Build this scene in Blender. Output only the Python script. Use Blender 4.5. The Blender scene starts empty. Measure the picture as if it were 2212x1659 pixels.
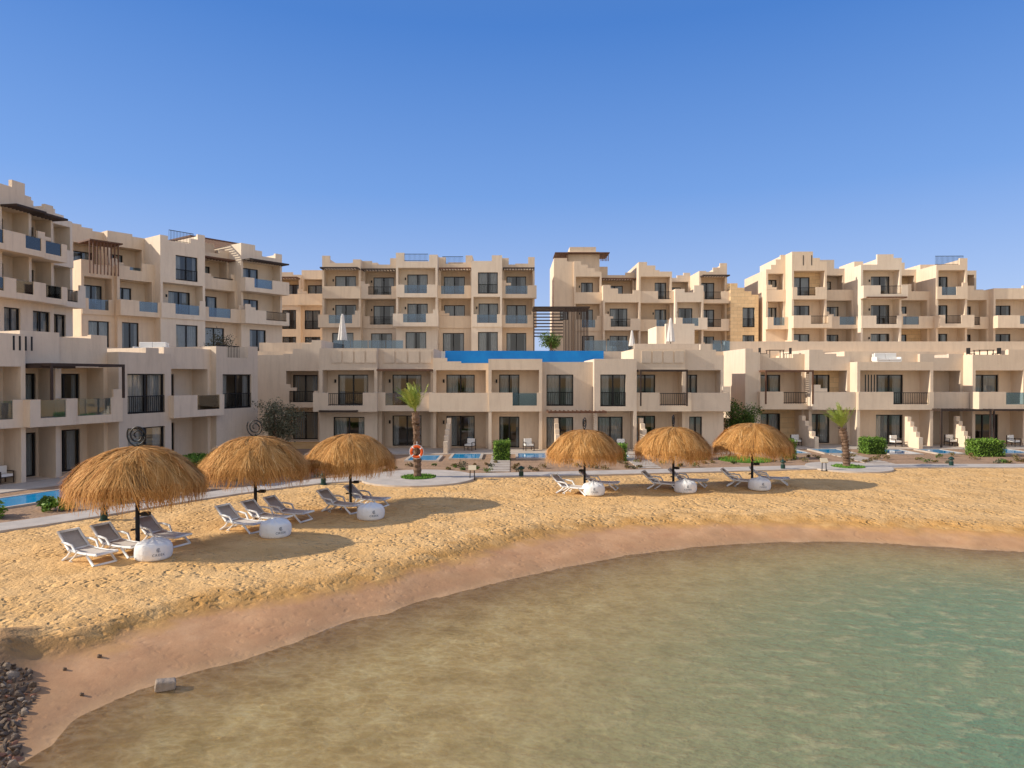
import bpy, math, random
import numpy as np
from mathutils import Vector, Matrix
random.seed(7); rng=np.random.default_rng(7)
scene=bpy.context.scene
COL=scene.collection
CAMZ=5.2
def bx(b,d): return (b-1106.0)*d/1500.0          # bearing number -> metres sideways at distance d
def GP(b,e,z=0.0):                                # survey bearing/elevation -> ground position
    d=(CAMZ-z)*1500.0/(e-815.0); return (bx(b,d),d)
# ------------------------------------------------------------------ materials
def nt(name):
    m=bpy.data.materials.new(name); m.use_nodes=True
    t=m.node_tree; return m,t,t.nodes['Principled BSDF'],t.nodes['Material Output']
def N(t,typ,**kw):
    n=t.nodes.new(typ)
    for k,v in kw.items():
        if k in n.inputs: n.inputs[k].default_value=v
        else: setattr(n,k,v)
    return n
def c4(c): return (c[0],c[1],c[2],1)
def pmat(name,c1,c2=None,scale=2.0,rough=0.8,bump=0.0,bscale=20.0,bdist=0.02,metal=0.0,spec=0.3,coord='pos',detail=5):
    m,t,b,o=nt(name); L=t.links
    b.inputs['Roughness'].default_value=rough; b.inputs['Metallic'].default_value=metal
    b.inputs['Specular IOR Level'].default_value=spec
    if coord=='pos': src=N(t,'ShaderNodeNewGeometry').outputs['Position']
    else: src=N(t,'ShaderNodeTexCoord').outputs['Object']
    if c2 is None: b.inputs['Base Color'].default_value=c4(c1)
    else:
        n=N(t,'ShaderNodeTexNoise',Scale=scale,Detail=detail); L.new(src,n.inputs['Vector'])
        r=N(t,'ShaderNodeValToRGB'); r.color_ramp.elements[0].position=.3; r.color_ramp.elements[1].position=.7
        r.color_ramp.elements[0].color=c4(c1); r.color_ramp.elements[1].color=c4(c2)
        L.new(n.outputs['Fac'],r.inputs['Fac']); L.new(r.outputs['Color'],b.inputs['Base Color'])
    if bump>0:
        n2=N(t,'ShaderNodeTexNoise',Scale=bscale,Detail=6); L.new(src,n2.inputs['Vector'])
        bp=N(t,'ShaderNodeBump',Strength=bump,Distance=bdist); L.new(n2.outputs['Fac'],bp.inputs['Height']); L.new(bp.outputs['Normal'],b.inputs['Normal'])
    return m
def stucco(name,ca,cb,cstain):
    m,t,b,o=nt(name); L=t.links
    g=N(t,'ShaderNodeNewGeometry')
    n=N(t,'ShaderNodeTexNoise',Scale=.5,Detail=8,Roughness=.7); L.new(g.outputs['Position'],n.inputs['Vector'])
    n1=N(t,'ShaderNodeMapRange'); n1.inputs['From Min'].default_value=.3; n1.inputs['From Max'].default_value=.7; L.new(n.outputs['Fac'],n1.inputs['Value'])
    r=N(t,'ShaderNodeMix',data_type='RGBA'); L.new(n1.outputs['Result'],r.inputs['Factor']); r.inputs['A'].default_value=c4(ca); r.inputs['B'].default_value=c4(cb)
    mp=N(t,'ShaderNodeMapping'); mp.inputs['Scale'].default_value=(3.0,3.0,.35); L.new(g.outputs['Position'],mp.inputs['Vector'])
    n2=N(t,'ShaderNodeTexNoise',Scale=1.0,Detail=6,Roughness=.7); L.new(mp.outputs['Vector'],n2.inputs['Vector'])
    rr=N(t,'ShaderNodeMapRange'); rr.inputs['From Min'].default_value=.48; rr.inputs['From Max'].default_value=.75; rr.inputs['To Max'].default_value=.6; L.new(n2.outputs['Fac'],rr.inputs['Value'])
    mx=N(t,'ShaderNodeMix',data_type='RGBA'); L.new(rr.outputs['Result'],mx.inputs['Factor']); L.new(r.outputs['Result'],mx.inputs['A']); mx.inputs['B'].default_value=c4(cstain)
    L.new(mx.outputs['Result'],b.inputs['Base Color']); b.inputs['Roughness'].default_value=.9; b.inputs['Specular IOR Level'].default_value=.15
    n3=N(t,'ShaderNodeTexNoise',Scale=9,Detail=6); L.new(g.outputs['Position'],n3.inputs['Vector'])
    bp=N(t,'ShaderNodeBump',Strength=.35,Distance=.03); L.new(n3.outputs['Fac'],bp.inputs['Height']); L.new(bp.outputs['Normal'],b.inputs['Normal'])
    return m
STUC=stucco('stucco',(.82,.665,.50),(.73,.585,.44),(.60,.47,.35))
STUC2=stucco('stucco_grey',(.70,.58,.46),(.61,.505,.40),(.50,.41,.32))
STUC3=stucco('stucco_taupe',(.77,.64,.505),(.68,.56,.44),(.56,.455,.355))
def stonemat():
    m,t,b,o=nt('stone_blocks'); L=t.links
    tc=N(t,'ShaderNodeTexCoord')
    mp=N(t,'ShaderNodeMapping'); mp.inputs['Rotation'].default_value=(math.radians(90),0,0); L.new(tc.outputs['Object'],mp.inputs['Vector'])
    br=N(t,'ShaderNodeTexBrick',Scale=1.0); br.inputs['Brick Width'].default_value=.8; br.inputs['Row Height'].default_value=.4; br.inputs['Mortar Size'].default_value=.012
    br.inputs['Color1'].default_value=c4((.84,.62,.36)); br.inputs['Color2'].default_value=c4((.74,.53,.30)); br.inputs['Mortar'].default_value=c4((.52,.39,.25))
    L.new(mp.outputs['Vector'],br.inputs['Vector'])
    n=N(t,'ShaderNodeTexNoise',Scale=3,Detail=6); L.new(tc.outputs['Object'],n.inputs['Vector'])
    mx=N(t,'ShaderNodeMix',data_type='RGBA',blend_type='MULTIPLY'); mx.inputs['Factor'].default_value=.5
    rr=N(t,'ShaderNodeMapRange'); rr.inputs['To Min'].default_value=.7; rr.inputs['To Max'].default_value=1.25; L.new(n.outputs['Fac'],rr.inputs['Value'])
    L.new(br.outputs['Color'],mx.inputs['A']); L.new(rr.outputs['Result'],mx.inputs['B']); L.new(mx.outputs['Result'],b.inputs['Base Color'])
    b.inputs['Roughness'].default_value=.85
    return m
STONE=stonemat()
FRAME=pmat('dark_frame',(.018,.017,.018),rough=.45)
RAIL=pmat('black_metal',(.015,.015,.016),rough=.5)
WOOD=pmat('brown_wood',(.17,.08,.045),(.11,.052,.03),scale=6,rough=.6)
DWOOD=pmat('dark_wood',(.06,.038,.03),(.04,.027,.022),scale=6,rough=.6)
CURT=pmat('curtain',(.82,.80,.77),(.7,.68,.66),scale=3,rough=.9)
def glassmat(name,tint,gl,glcol=(1,1,1)):
    m,t,b,o=nt(name); L=t.links; t.nodes.remove(b)
    tr=N(t,'ShaderNodeBsdfTransparent'); tr.inputs['Color'].default_value=c4(tint)
    gs=N(t,'ShaderNodeBsdfGlossy'); gs.inputs['Roughness'].default_value=.02; gs.inputs['Color'].default_value=c4(glcol)
    fr=N(t,'ShaderNodeFresnel'); fr.inputs['IOR'].default_value=1.5
    ad=N(t,'ShaderNodeMath',operation='ADD',use_clamp=True); ad.inputs[1].default_value=gl; L.new(fr.outputs['Fac'],ad.inputs[0])
    mx=N(t,'ShaderNodeMixShader'); L.new(ad.outputs[0],mx.inputs['Fac']); L.new(tr.outputs[0],mx.inputs[1]); L.new(gs.outputs[0],mx.inputs[2]); L.new(mx.outputs[0],o.inputs['Surface'])
    return m
GLASS=glassmat('window_glass',(.62,.66,.68),.04)
BGLASS=glassmat('balustrade_glass',(.48,.63,.76),.05)
POOLM=pmat('pool_water',(.01,.26,.56),(.02,.36,.66),scale=1.5,rough=.05,bump=.2,bscale=3)
POOLF=pmat('pool_tile_blue',(.004,.19,.58),(.008,.25,.66),scale=1.2,rough=.25,bump=.1,bscale=5)
PAVE=pmat('paving',(.54,.47,.40),(.44,.38,.32),scale=1.8,rough=.85,bump=.3,bscale=12)
WHITEW=stucco('white_wall',(.83,.71,.57),(.75,.63,.50),(.62,.50,.39))
# ------------------------------------------------------------------ mesh builder
class MB:
    def __init__(s): s.v=[];s.f=[];s.m=[]
    def box(s,x0,x1,y0,y1,z0,z1,m=0):
        if x1-x0<1e-4 or y1-y0<1e-4 or z1-z0<1e-4: return
        i=len(s.v)
        s.v+=[(x0,y0,z0),(x1,y0,z0),(x1,y1,z0),(x0,y1,z0),(x0,y0,z1),(x1,y0,z1),(x1,y1,z1),(x0,y1,z1)]
        for q in ((0,3,2,1),(4,5,6,7),(0,1,5,4),(1,2,6,5),(2,3,7,6),(3,0,4,7)): s.f.append(tuple(i+k for k in q)); s.m.append(m)
    def tube(s,pts,r,seg=8,m=0,cap=True):
        pts=[Vector(p) for p in pts]; n=len(pts); rr=r if isinstance(r,(list,tuple)) else [r]*n
        i0=len(s.v); up=Vector((0,0,1))
        for k,p in enumerate(pts):
            d=(pts[min(k+1,n-1)]-pts[max(k-1,0)]).normalized()
            a=d.cross(up)
            if a.length<.05: a=d.cross(Vector((0,1,0)))
            a.normalize(); b=d.cross(a)
            for j in range(seg):
                an=2*math.pi*j/seg; s.v.append(tuple(p+a*math.cos(an)*rr[k]+b*math.sin(an)*rr[k]))
        for k in range(n-1):
            for j in range(seg):
                a=i0+k*seg+j; b=i0+k*seg+(j+1)%seg
                s.f.append((a,b,b+seg,a+seg)); s.m.append(m)
        if cap:
            s.f.append(tuple(i0+j for j in range(seg))); s.m.append(m)
            s.f.append(tuple(i0+(n-1)*seg+j for j in range(seg))[::-1]); s.m.append(m)
    def lathe(s,prof,seg=24,m=0,cx=0,cy=0):
        i0=len(s.v)
        for (r,z) in prof:
            for j in range(seg):
                a=2*math.pi*j/seg; s.v.append((cx+r*math.cos(a),cy+r*math.sin(a),z))
        for k in range(len(prof)-1):
            for j in range(seg):
                a=i0+k*seg+j;b=i0+k*seg+(j+1)%seg
                s.f.append((a,b,b+seg,a+seg)); s.m.append(m)
    def quad(s,a,b,c,d,m=0):
        i=len(s.v); s.v+=[tuple(a),tuple(b),tuple(c),tuple(d)]; s.f.append((i,i+1,i+2,i+3)); s.m.append(m)
    def mesh(s,name,mats,smooth=False):
        me=bpy.data.meshes.new(name); me.from_pydata(s.v,[],s.f)
        for m in mats: me.materials.append(m)
        if len(mats)>1: me.polygons.foreach_set('material_index',s.m)
        if smooth: me.polygons.foreach_set('use_smooth',[True]*len(s.f))
        me.update(); return me
    def obj(s,name,mats,parent=None,smooth=False,**kw):
        return mkobj(name,s.mesh(name,mats,smooth),parent,**kw)
def mkobj(name,me,parent=None,loc=None,rot=None,**kw):
    o=bpy.data.objects.new(name,me); COL.objects.link(o)
    if parent: o.parent=parent
    if loc: o.location=loc
    if rot: o.rotation_euler=rot
    for k,v in kw.items(): o[k]=v
    return o
def empty(name,loc,rotz=0,scale=1,**kw):
    o=mkobj(name,None,None,loc,(0,0,rotz),**kw); o.empty_display_size=.3; o.scale=(scale,)*3 if not isinstance(scale,tuple) else scale; return o
def copything(root,loc,rotz=None,scale=None,label=None):
    n=root.copy(); COL.objects.link(n); n.location=loc
    if rotz is not None: n.rotation_euler=(0,0,rotz)
    if scale is not None: n.scale=scale if isinstance(scale,tuple) else (scale,)*3
    if label: n['label']=label
    def rec(a,b):
        for c in list(a.children):
            k=c.copy(); COL.objects.link(k); k.parent=b; rec(c,k)
    rec(root,n); return n
# ------------------------------------------------------------------ facades
ZT=[7.7,10.85,14.0,17.1]; ZL=[0.05,3.1,6.0]
class Facade:
    def __init__(s,A,B,Z,label,D=9.0,kind='apartment_building',mats=None):
        s.A=Vector(A);s.B=Vector(B);s.ex=(s.B-s.A).normalized();s.Z=Z;s.D=D
        s.root=empty(kind,(A[0],A[1],0),math.atan2(s.ex.y,s.ex.x),label=label,category='building')
        s.w=MB(); s.mats=mats or [STUC,STONE,STUC2,WHITEW]
    def u(s,px):
        t=(px-1106)/1500.0
        return (t*s.A.y-s.A.x)/(s.ex.x-t*s.ex.y)
    def window(s,u0,u1,y,z0,z1,curt=None,nm=2):
        f=MB(); t=.07
        f.box(u0,u0+t,y,y+.1,z0,z1); f.box(u1-t,u1,y,y+.1,z0,z1); f.box(u0+t,u1-t,y,y+.1,z1-t,z1); f.box(u0+t,u1-t,y,y+.1,z0,z0+t)
        for k in range(1,nm):
            c=u0+(u1-u0)*k/nm; f.box(c-.05,c+.05,y+.005,y+.095,z0+t,z1-t)
        w=f.obj('window',[FRAME],s.root)
        g=MB(); g.quad((u0+t,y+.06,z0+t),(u1-t,y+.06,z0+t),(u1-t,y+.06,z1-t),(u0+t,y+.06,z1-t)); g.obj('pane',[GLASS],w)
        if curt is None: curt=random.choice([.28,.35,.5,.5,.4,.2])
        if curt>0:
            c=MB(); W=(u1-u0)
            for (a,b) in ((u0+.03,u0+W*curt),(u1-W*curt*random.uniform(.5,1),u1-.03)):
                n=max(6,int((b-a)/.06)); 
                P=[(a+(b-a)*k/n, y+.25+.05*math.sin(k*1.9)) for k in range(n+1)]
                for k in range(n): c.quad((P[k][0],P[k][1],z0+.02),(P[k+1][0],P[k+1][1],z0+.02),(P[k+1][0],P[k+1][1],z1-.02),(P[k][0],P[k][1],z1-.02))
            c.obj('curtain',[CURT],w)
        return w
    def wallopen(s,a,b,y,th,z0,z1,o0,o1,oz0,oz1,m):
        W=s.w
        W.box(a,o0,y,y+th,z0,z1,m); W.box(o1,b,y,y+th,z0,z1,m)
        W.box(o0,o1,y,y+th,oz1,z1,m); W.box(o0,o1,y,y+th,z0,oz0,m)
    def rail(s,a,b,y,z0,z1,name='railing'):
        r=MB(); r.box(a,b,y,y+.05,z1-.05,z1); r.box(a,b,y+.005,y+.045,z0+.06,z0+.1)
        n=max(3,int((b-a)/.13))
        for k in range(n+1):
            c=a+(b-a)*k/n; r.box(max(a,c-.013),min(b,c+.013),y+.012,y+.038,z0,z1-.05)
        r.obj(name,[RAIL],s.root)
    def bay(s,p0,p1,w0,w1,codes,off=0.0,m=0,tops=(18.0,),perg=None):
        W=s.w;Z=s.Z;D=s.D; u0,u1=s.u(p0),s.u(p1); a0,a1=s.u(w0),s.u(w1)
        n=len(codes); T=.22; k0=len(codes)-len(codes.lstrip('-'))
        a0=max(a0,u0+T+.12); a1=min(a1,u1-T-.12)
        if a1-a0<.6: mid=(u0+u1)/2; a0,a1=mid-.5,mid+.5
        z_r=Z[n]; zs=Z[0]-.3 if k0==0 else Z[k0]+.121
        W.box(u0,u0+T,off,D,zs,z_r,m); W.box(u1-T,u1,off,D,zs,z_r,m)
        W.box(u0,u1,off,D,z_r,z_r+.12,m)
        W.box(u0+T,u1-T,D-.2,D,max(Z[0],zs),z_r,m)
        k=len(tops)
        for i,tp in enumerate(tops):
            if tp>z_r+.13:
                W.box(u0+(u1-u0)*i/k,u0+(u1-u0)*(i+1)/k,off,off+.28,z_r+.12,tp,m)
        for side,tp in ((u0,tops[0]),(u1-.25,tops[-1])):
            if tp>z_r+.13: W.box(side,side+.25,off+.28,D,z_r+.12,tp-.003,m)
        for i,c in enumerate(codes):
            if c=='-': continue
            z0,z1=Z[i],Z[i+1]; ch=z1-.28
            W.box(u0+T,u1-T,off,D-.2,ch,z1,m)
            if i==0: W.box(u0+T,u1-T,off,D-.2,z0-.28,z0,m)
            zf=z0 if i>k0 or k0==0 else z0+.121
            A,B=u0+T,u1-T
            if c=='x': W.box(A,B,off,off+.3,zf,ch,m); continue
            if c in 'wW':
                sill=zf+.05 if c=='w' else zf+.02
                s.wallopen(A,B,off,.28,zf,ch,a0,a1,sill,z0+2.3,m)
                s.window(a0,a1,off+.12,sill,z0+2.3)
                if c=='w': s.rail(a0+.01,a1-.01,off+.02,sill,sill+1.0)
                continue
            if c=='v':
                s.wallopen(A,B,off,.28,zf,ch,a0,a1,z0+1.0,z0+2.3,m); s.window(a0,a1,off+.12,z0+1.0,z0+2.3); continue
            rec=1.35; yb=off+rec
            mb=m if random.random()<.85 else 1
            s.wallopen(A,B,yb,.25,zf,ch,a0,a1,zf+.03,z0+2.3,mb)
            s.window(a0,a1,yb+.1,zf+.03,z0+2.3)
            if random.random()<.7 and a0-A>.3:
                l=MB(); l.box(a0-.25,a0-.13,yb-.09,yb,z0+1.7,z0+1.95); l.obj('wall_lamp',[RAIL],s.root)
            if c=='o': continue
            pr=1.0 if c in 'GRS' else 0.12
            f=off-pr; e0=u0 if pr<.5 else u0-.2; e1=u1 if pr<.5 else u1+.2
            j=random.uniform(-.012,.012)
            e0+=.03+j; e1-=.03-j; f+=j
            P=MB()
            P.box(e0,e1,f,off-.004,z0-.32+j,z0+.1)
            pa,pb=max(a0-.1,e0+.5),min(a1+.1,e1-.5)
            if random.random()<.45 and pb<e1-1.0: pa,pb=(e0+e1)/2-.2,e1-.35
            t=.16
            if c in 'sS': P.box(e0,e1,f,f+t,z0+.1,z0+1.0)
            else:
                P.box(e0,pa,f,f+t,z0+.1,z0+1.02); P.box(pb,e1,f,f+t,z0+.1,z0+1.02)
                if c in 'gG':
                    g=MB(); g.box(pa+.01,pb-.01,f+.06,f+.08,z0+.1,z0+.98); g.obj('glass_balustrade',[BGLASS],s.root)
                else: s.rail(pa,pb,f+.05,z0+.1,z0+.98)
            if pr>.5:
                P.box(e0,e0+t,f+t,off-.004,z0+.1,z0+1.02); P.box(e1-t,e1,f+t,off-.004,z0+.1,z0+1.02)
            rn=random.random()
            if rn<.35: P.box(e0,e0+.6,f+.001,f+t-.001,z0+1.02,z0+1.55); P.box(e0+.6,e0+1.1,f+.001,f+t-.001,z0+1.02,z0+1.28)
            elif rn<.55: P.box(e1-.55,e1,f+.001,f+t-.001,z0+1.02,z0+1.45)
            P.obj('balcony',[s.mats[m]],s.root)
        if perg is not None:
            for (i,wd) in perg:
                s.pergola(u0+.1,u1-.05,off-1.3,off-.01,Z[i+1]-.35,WOOD if wd else DWOOD)
    def setback(s,p0,p1,w0,w1,c2,c3,off=-.6,m=0,back=2.2,tops2=(14.95,),tops3=(18.0,),perg=False):
        """two floors at the front, third floor stepped back behind a roof terrace"""
        s.bay(p0,p1,w0,w1,c2,off,m,tops2)
        s.bay(p0,p1,w0+2,w1+2,'--'+c3,back,m,tops3,perg=[(2,1)] if perg else None)
    def roofbox(s,p0,p1,y0,y1,h,steps=1,m=0):
        r=MB(); a,b=s.u(p0),s.u(p1); z=s.Z[-1]+.12
        for k in range(steps): r.box(a+(b-a)*k/steps,a+(b-a)*(k+1)/steps,y0,y1,z,z+h*(1-.28*k))
        r.obj('roof_room',[s.mats[m]],s.root)
    def pergola(s,a,b,y0,y1,z,mat,posts=None):
        p=MB(); p.box(a,b,y0,y0+.1,z,z+.14); p.box(a,a+.1,y0+.1,y1,z,z+.14); p.box(b-.1,b,y0+.1,y1,z,z+.14)
        n=int((b-a)/.3)
        for k in range(1,n): c=a+(b-a)*k/n; p.box(c-.035,c+.035,y0+.1,y1,z+.02,z+.11)
        if posts is not None:
            p.box(a,a+.1,y0,y0+.1,posts,z); p.box(b-.1,b,y0,y0+.1,posts,z)
        p.obj('pergola',[mat],s.root)
    def slots(s,px,n,y,z0,z1,step=.35):
        u=s.u(px); sl=MB()
        for k in range(n): sl.box(u+k*step,u+k*step+.09,y-.012,y-.002,z0,z1)
        sl.obj('wall_groove',[FRAME],s.root)
    def done(s):
        s.w.obj('wall',s.mats,s.root); return s
def AB(p0,d0,p1,d1): return (bx(p0,d0),d0),(bx(p1,d1),d1)
LOWM=[STUC3,STONE,STUC2,STUC]
# --- central tall building
A,B=AB(697,75,1155,75)
F=Facade(A,B,ZT,"four-storey beige hotel block with glass balconies and crenellated roofline")
F.bay(697,780,718,764,'WGs',-.1,0,(18.3,17.5,17.5,17.5,17.9),perg=[(2,0)])
F.bay(780,860,798,844,'WrR',.9,2,(17.9,17.5,17.5,18.2),perg=[(2,0)])
F.bay(860,948,880,924,'WGg',-1.3,3,(18.4,17.5,17.5,17.5,18.2))
F.bay(948,1020,956,1002,'WsG',.3,0,(18.2,17.5,17.5,17.5,18.4),perg=[(2,1)])
F.bay(1020,1085,1034,1076,'Wgw',-1.5,3,(17.5,17.5,18.1))
F.bay(1085,1155,1094,1137,'WGG',.2,0,(18.1,17.4,17.5,17.5,18.2),perg=[(2,0)])
for a,b in ((955,1000),): F.rail(F.u(a),F.u(b),0.35,17.5,18.3)
F.rail(F.u(878),F.u(928),-1.25,17.5,18.3)
F.roofbox(740,800,4,7,1.0); F.roofbox(960,1010,5,8,1.2)
F.done()
# --- recessed link
A,B=AB(598,82,700,82)
F=Facade(A,B,ZT,"recessed pale stone link building with pergola",D=7)
F.bay(598,650,610,640,'Wws',0,0,(17.6,17.6,17.3),perg=[(2,1)])
F.bay(650,700,655,690,'WwS',.4,0,(17.9,17.9))
F.done()
# --- left tall buildings
A,B=AB(180,58,600,73)
F=Facade(A,B,ZT,"stepped beige apartment block with deep balconies and glass balustrades",mats=[STUC,STONE,STUC2,WHITEW])
F.setback(180,252,195,240,'Wg','s',.3,0,2.4,(15.1,14.8,14.8),(18.4,18.2,18.0))
F.setback(252,332,262,298,'WG','G',-.2,0,1.6,(14.9,14.6,15.3),(18.1,18.1,17.9))
F.bay(332,428,365,412,'Wgw',-1.3,3,(17.9,17.5,17.5,17.5,18.0,18.5))
F.setback(428,512,442,485,'WG','R',.0,0,1.4,(15.2,14.8,14.8),(18.4,17.5,17.5,17.9),perg=True)
F.bay(512,600,530,565,'WRG',-.8,3,(18.5,18.5,18.0,17.5,17.5,18.0),perg=[(2,0)])
F.rail(F.u(352),F.u(405),-1.2,17.5,18.5)
sl=MB(); u=F.u(181)
for k in range(9): sl.box(u+k*.28,u+k*.28+.08,-1.2,-1.1,13.8,16.5)
sl.box(u,u+2.6,-1.3,1.0,16.5,16.62)
sl.obj('slatted_screen',[WOOD],F.root)
a=F.u(440); F.roofbox(440,500,3,6,1.5)
F.pergola(a-.4,a+4.8,1.6,6.2,18.8,WOOD)
F.done()
A,B=AB(-90,44,180,54)
F=Facade(A,B,ZT,"tall beige apartment block with blue glass balconies",mats=[STUC,STONE,STUC2,WHITEW])
F.bay(-90,0,-60,-20,'WGG',0,0,(18.2,))
F.bay(0,70,5,45,'WGG',0,0,(18.3,18.3,18.8,18.8,18.0),perg=[(2,0)])
F.bay(70,125,80,118,'WGG',.3,0,(17.5,17.5,17.9),perg=[(2,0)])
F.bay(125,180,135,165,'WRs',.9,3,(17.9,17.6,17.3))
F.rail(F.u(0),F.u(40),.1,17.2,18.1)
F.roofbox(75,125,2,6,1.6,2)
F.done()
# --- right tall building (middle)
A,B=AB(1197,80,1640,80)
F=Facade(A,B,ZT,"stepped beige hotel block with stair-like parapets and wooden tower cap")
F.bay(1197,1240,1210,1228,'xvx',.5,0,(19.0,19.0,18.6))
F.bay(1240,1300,1258,1284,'Wgs',.2,0,(18.6,18.2,17.8,17.4))
F.setback(1300,1380,1318,1356,'Gr','g',-1.0,0,3.0,(15.7,15.3,14.7,14.7,15.1),(18.4,17.4,17.4,17.7),perg=True)
F.bay(1380,1452,1420,1455,'RgR',.2,0,(18.5,18.1,17.4,17.4))
F.setback(1452,1512,1465,1495,'gG','s',-1.4,3,4.5,(15.2,14.8,15.6),(17.3,17.3,17.6,17.9))
F.bay(1512,1572,1517,1552,'rRR',.4,0,(17.5,17.4,17.9,18.4),perg=[(2,0)])
F.bay(1572,1632,1598,1624,'ww',-.9,1,(15.9,15.4,15.0,14.6))
st=MB(); a=F.u(1573)
for k in range(6): st.box(a+k*.36,a+(k+1)*.36,4,4.4,14.12,18.2-k*.55)
st.obj('stepped_wall',[STUC],F.root)
tw=MB(); a=F.u(1232); tw.box(a-.2,a+3.6,2,5,17.23,20.0,0); tw.obj('stair_tower',[STUC],F.root)
cap=MB()
for k in range(9): cap.box(a-1.6+k*.17,a-1.6+k*.17+.08,1.3,1.38,18.8,19.7)
for k in range(6): cap.box(a+3.65+k*.17,a+3.65+k*.17+.08,1.3,1.38,18.8,19.7)
cap.box(a-1.7,a+4.7,1.25,5.3,19.7,19.82); cap.obj('wooden_screen',[WOOD],F.root)
tw=MB(); tw.box(a+.1,a+3.2,2.2,4.8,20.01,20.6); tw.obj('stair_tower',[STUC],F.root)
F.roofbox(1395,1440,4,7,1.3,2)
F.done()
# --- right tall building
A,B=AB(1660,77,2235,76)
F=Facade(A,B,ZT,"long beige apartment block with balconies and stair-stepped parapets")
F.bay(1660,1702,1672,1692,'xGs',.9,0,(17.3,17.8,18.4,18.9))
F.bay(1702,1776,1711,1750,'rRr',-1.1,0,(18.9,18.9,18.9,18.2,17.8))
F.setback(1776,1846,1790,1825,'rG','S',.3,2,2.6,(14.9,14.9),(18.6,18.6,17.6))
F.bay(1846,1932,1880,1920,'grR',-1.4,3,(17.4,17.4,18.5,18.5,18.1),perg=[(1,1)])
F.setback(1932,2010,1945,1975,'rG','g',.3,0,3.0,(15.5,14.7),(18.9,18.3,17.5))
F.bay(2010,2076,2020,2050,'rRg',-1.0,0,(17.4,17.4,17.4,18.1))
F.setback(2076,2140,2085,2118,'Gr','R',.4,0,2.6,(15.3,14.8),(18.0,17.6,17.3))
F.bay(2140,2235,2155,2195,'GG',-.4,0,(14.9,14.9,15.2))
F.slots(1725,2,-1.1,17.4,18.5,.9); F.rail(F.u(2010),F.u(2070),-.8,17.4,18.4)
F.roofbox(1715,1765,4,8,1.7,2); F.roofbox(1880,1920,4,8,1.4,2); F.roofbox(2030,2070,4,8,1.0,1)
F.done()
# --- central low building
A,B=AB(690,50,1567,50)
F=Facade(A,B,ZL,"two-storey beige beachfront terrace block with balconies and pool above",D=6,mats=LOWM)
F.bay(690,815,720,787,'WR',0,2,(7.3,))
F.bay(815,935,838,903,'oG',.5,2,(7.3,),perg=[(1,1)])
F.bay(935,1056,960,1023,'oS',.1,3,(6.6,6.35,6.2,6.2))
F.bay(1056,1170,1078,1122,'og',-.9,3,(6.5,))
F.bay(1170,1280,1180,1238,'Ww',-.2,2,(6.3,))
F.bay(1280,1370,1293,1347,'ow',-1.0,0,(6.5,))
F.bay(1370,1482,1376,1425,'oR',.2,3,(7.25,))
F.bay(1482,1567,1484,1520,'WS',.4,0,(7.2,7.2,7.6,7.2,6.8))
F.pergola(F.u(1374),F.u(1474),-1.6,0,5.6,DWOOD,posts=3.2)
F.pergola(F.u(1180),F.u(1300),-2.6,-.3,2.75,WOOD)
F.pergola(F.u(700),F.u(780),-1.4,-.02,2.75,DWOOD)
for (p,q) in ((715,815),(825,932),(1385,1480)):
    a=F.u(p);b=F.u(q);n=4; yy={715:0,825:.5,1385:.2}[p]
    for k in range(n):
        pn=MB(); pn.box(a+(b-a)*k/n+.06,a+(b-a)*(k+1)/n-.06,yy-.06,yy-.002,6.25,7.1)
        pn.obj('wall_panel',[STUC2],F.root)
F.done()
# link block
A,B=AB(545,56,694,56)
F=Facade(A,B,ZL,"recessed beige link house with stepped parapet and dark balcony railing",D=5,mats=LOWM)
F.bay(545,612,560,600,'xx',0,0,(7.0,7.0))
F.bay(612,694,616,676,'or',0,0,(7.1,7.5,7.9,8.2))
F.done()
# --- left low building
A,B=AB(-70,31.5,552,48)
F=Facade(A,B,ZL,"two-storey beige beachfront house row with loggias and glass balustrades",D=7,mats=LOWM)
F.bay(-70,55,-30,20,'og',0,0,(7.3,))
F.bay(55,140,64,130,'oG',.4,0,(7.5,),perg=[(1,0)])
F.bay(140,248,160,225,'oG',.6,3,(7.3,7.3,7.5))
F.bay(248,362,267,348,'Ww',-.3,2,(6.6,6.6,6.9,6.6))
F.bay(362,462,400,418,'oG',.3,0,(7.0,))
F.bay(462,552,476,538,'xw',-.2,2,(7.2,6.5,6.5,7.3))
F.rail(F.u(470),F.u(520),.1,6.4,7.3)
F.slots(28,4,0,6.5,7.2,.28)
F.pergola(F.u(64),F.u(225),-1.6,.3,5.75,DWOOD,posts=4.1)
F.done()
# --- right low building
A,B=AB(1610,53,2290,53)
F=Facade(A,B,ZL,"two-storey light beige beachfront row with stone portal and private pools",D=6,mats=LOWM)
F.bay(1610,1642,1618,1632,'xx',0,0,(7.4,7.1))
F.bay(1642,1744,1651,1706,'oR',.5,3,(7.0,6.7,6.7,7.0))
F.bay(1744,1832,1750,1806,'oS',-.3,0,(7.3,7.0,6.8))
F.bay(1832,1992,1892,1950,'or',-1.4,3,(6.35,))
F.bay(1992,2086,1996,2034,'oS',.3,2,(7.0,6.7,7.0))
F.bay(2086,2200,2103,2168,'oG',-.8,3,(6.9,6.9,7.3))
F.bay(2200,2290,2215,2260,'og',0,0,(7.0,))
rm=MB(); rm.box(F.u(1832),F.u(1992),.6,4,6.15,7.2); rm.obj('roof_room',[STUC],F.root)
F.slots(1848,5,-1.4,3.6,5.4,.22)
F.pergola(F.u(1640),F.u(1742),-1.3,.2,5.6,WOOD,posts=3.2)
F.pergola(F.u(1988),F.u(2092),-2.6,0,2.75,DWOOD,posts=.05)
F.pergola(F.u(2100),F.u(2290),-2.4,-.9,2.75,DWOOD,posts=.05)
F.done()
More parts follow.
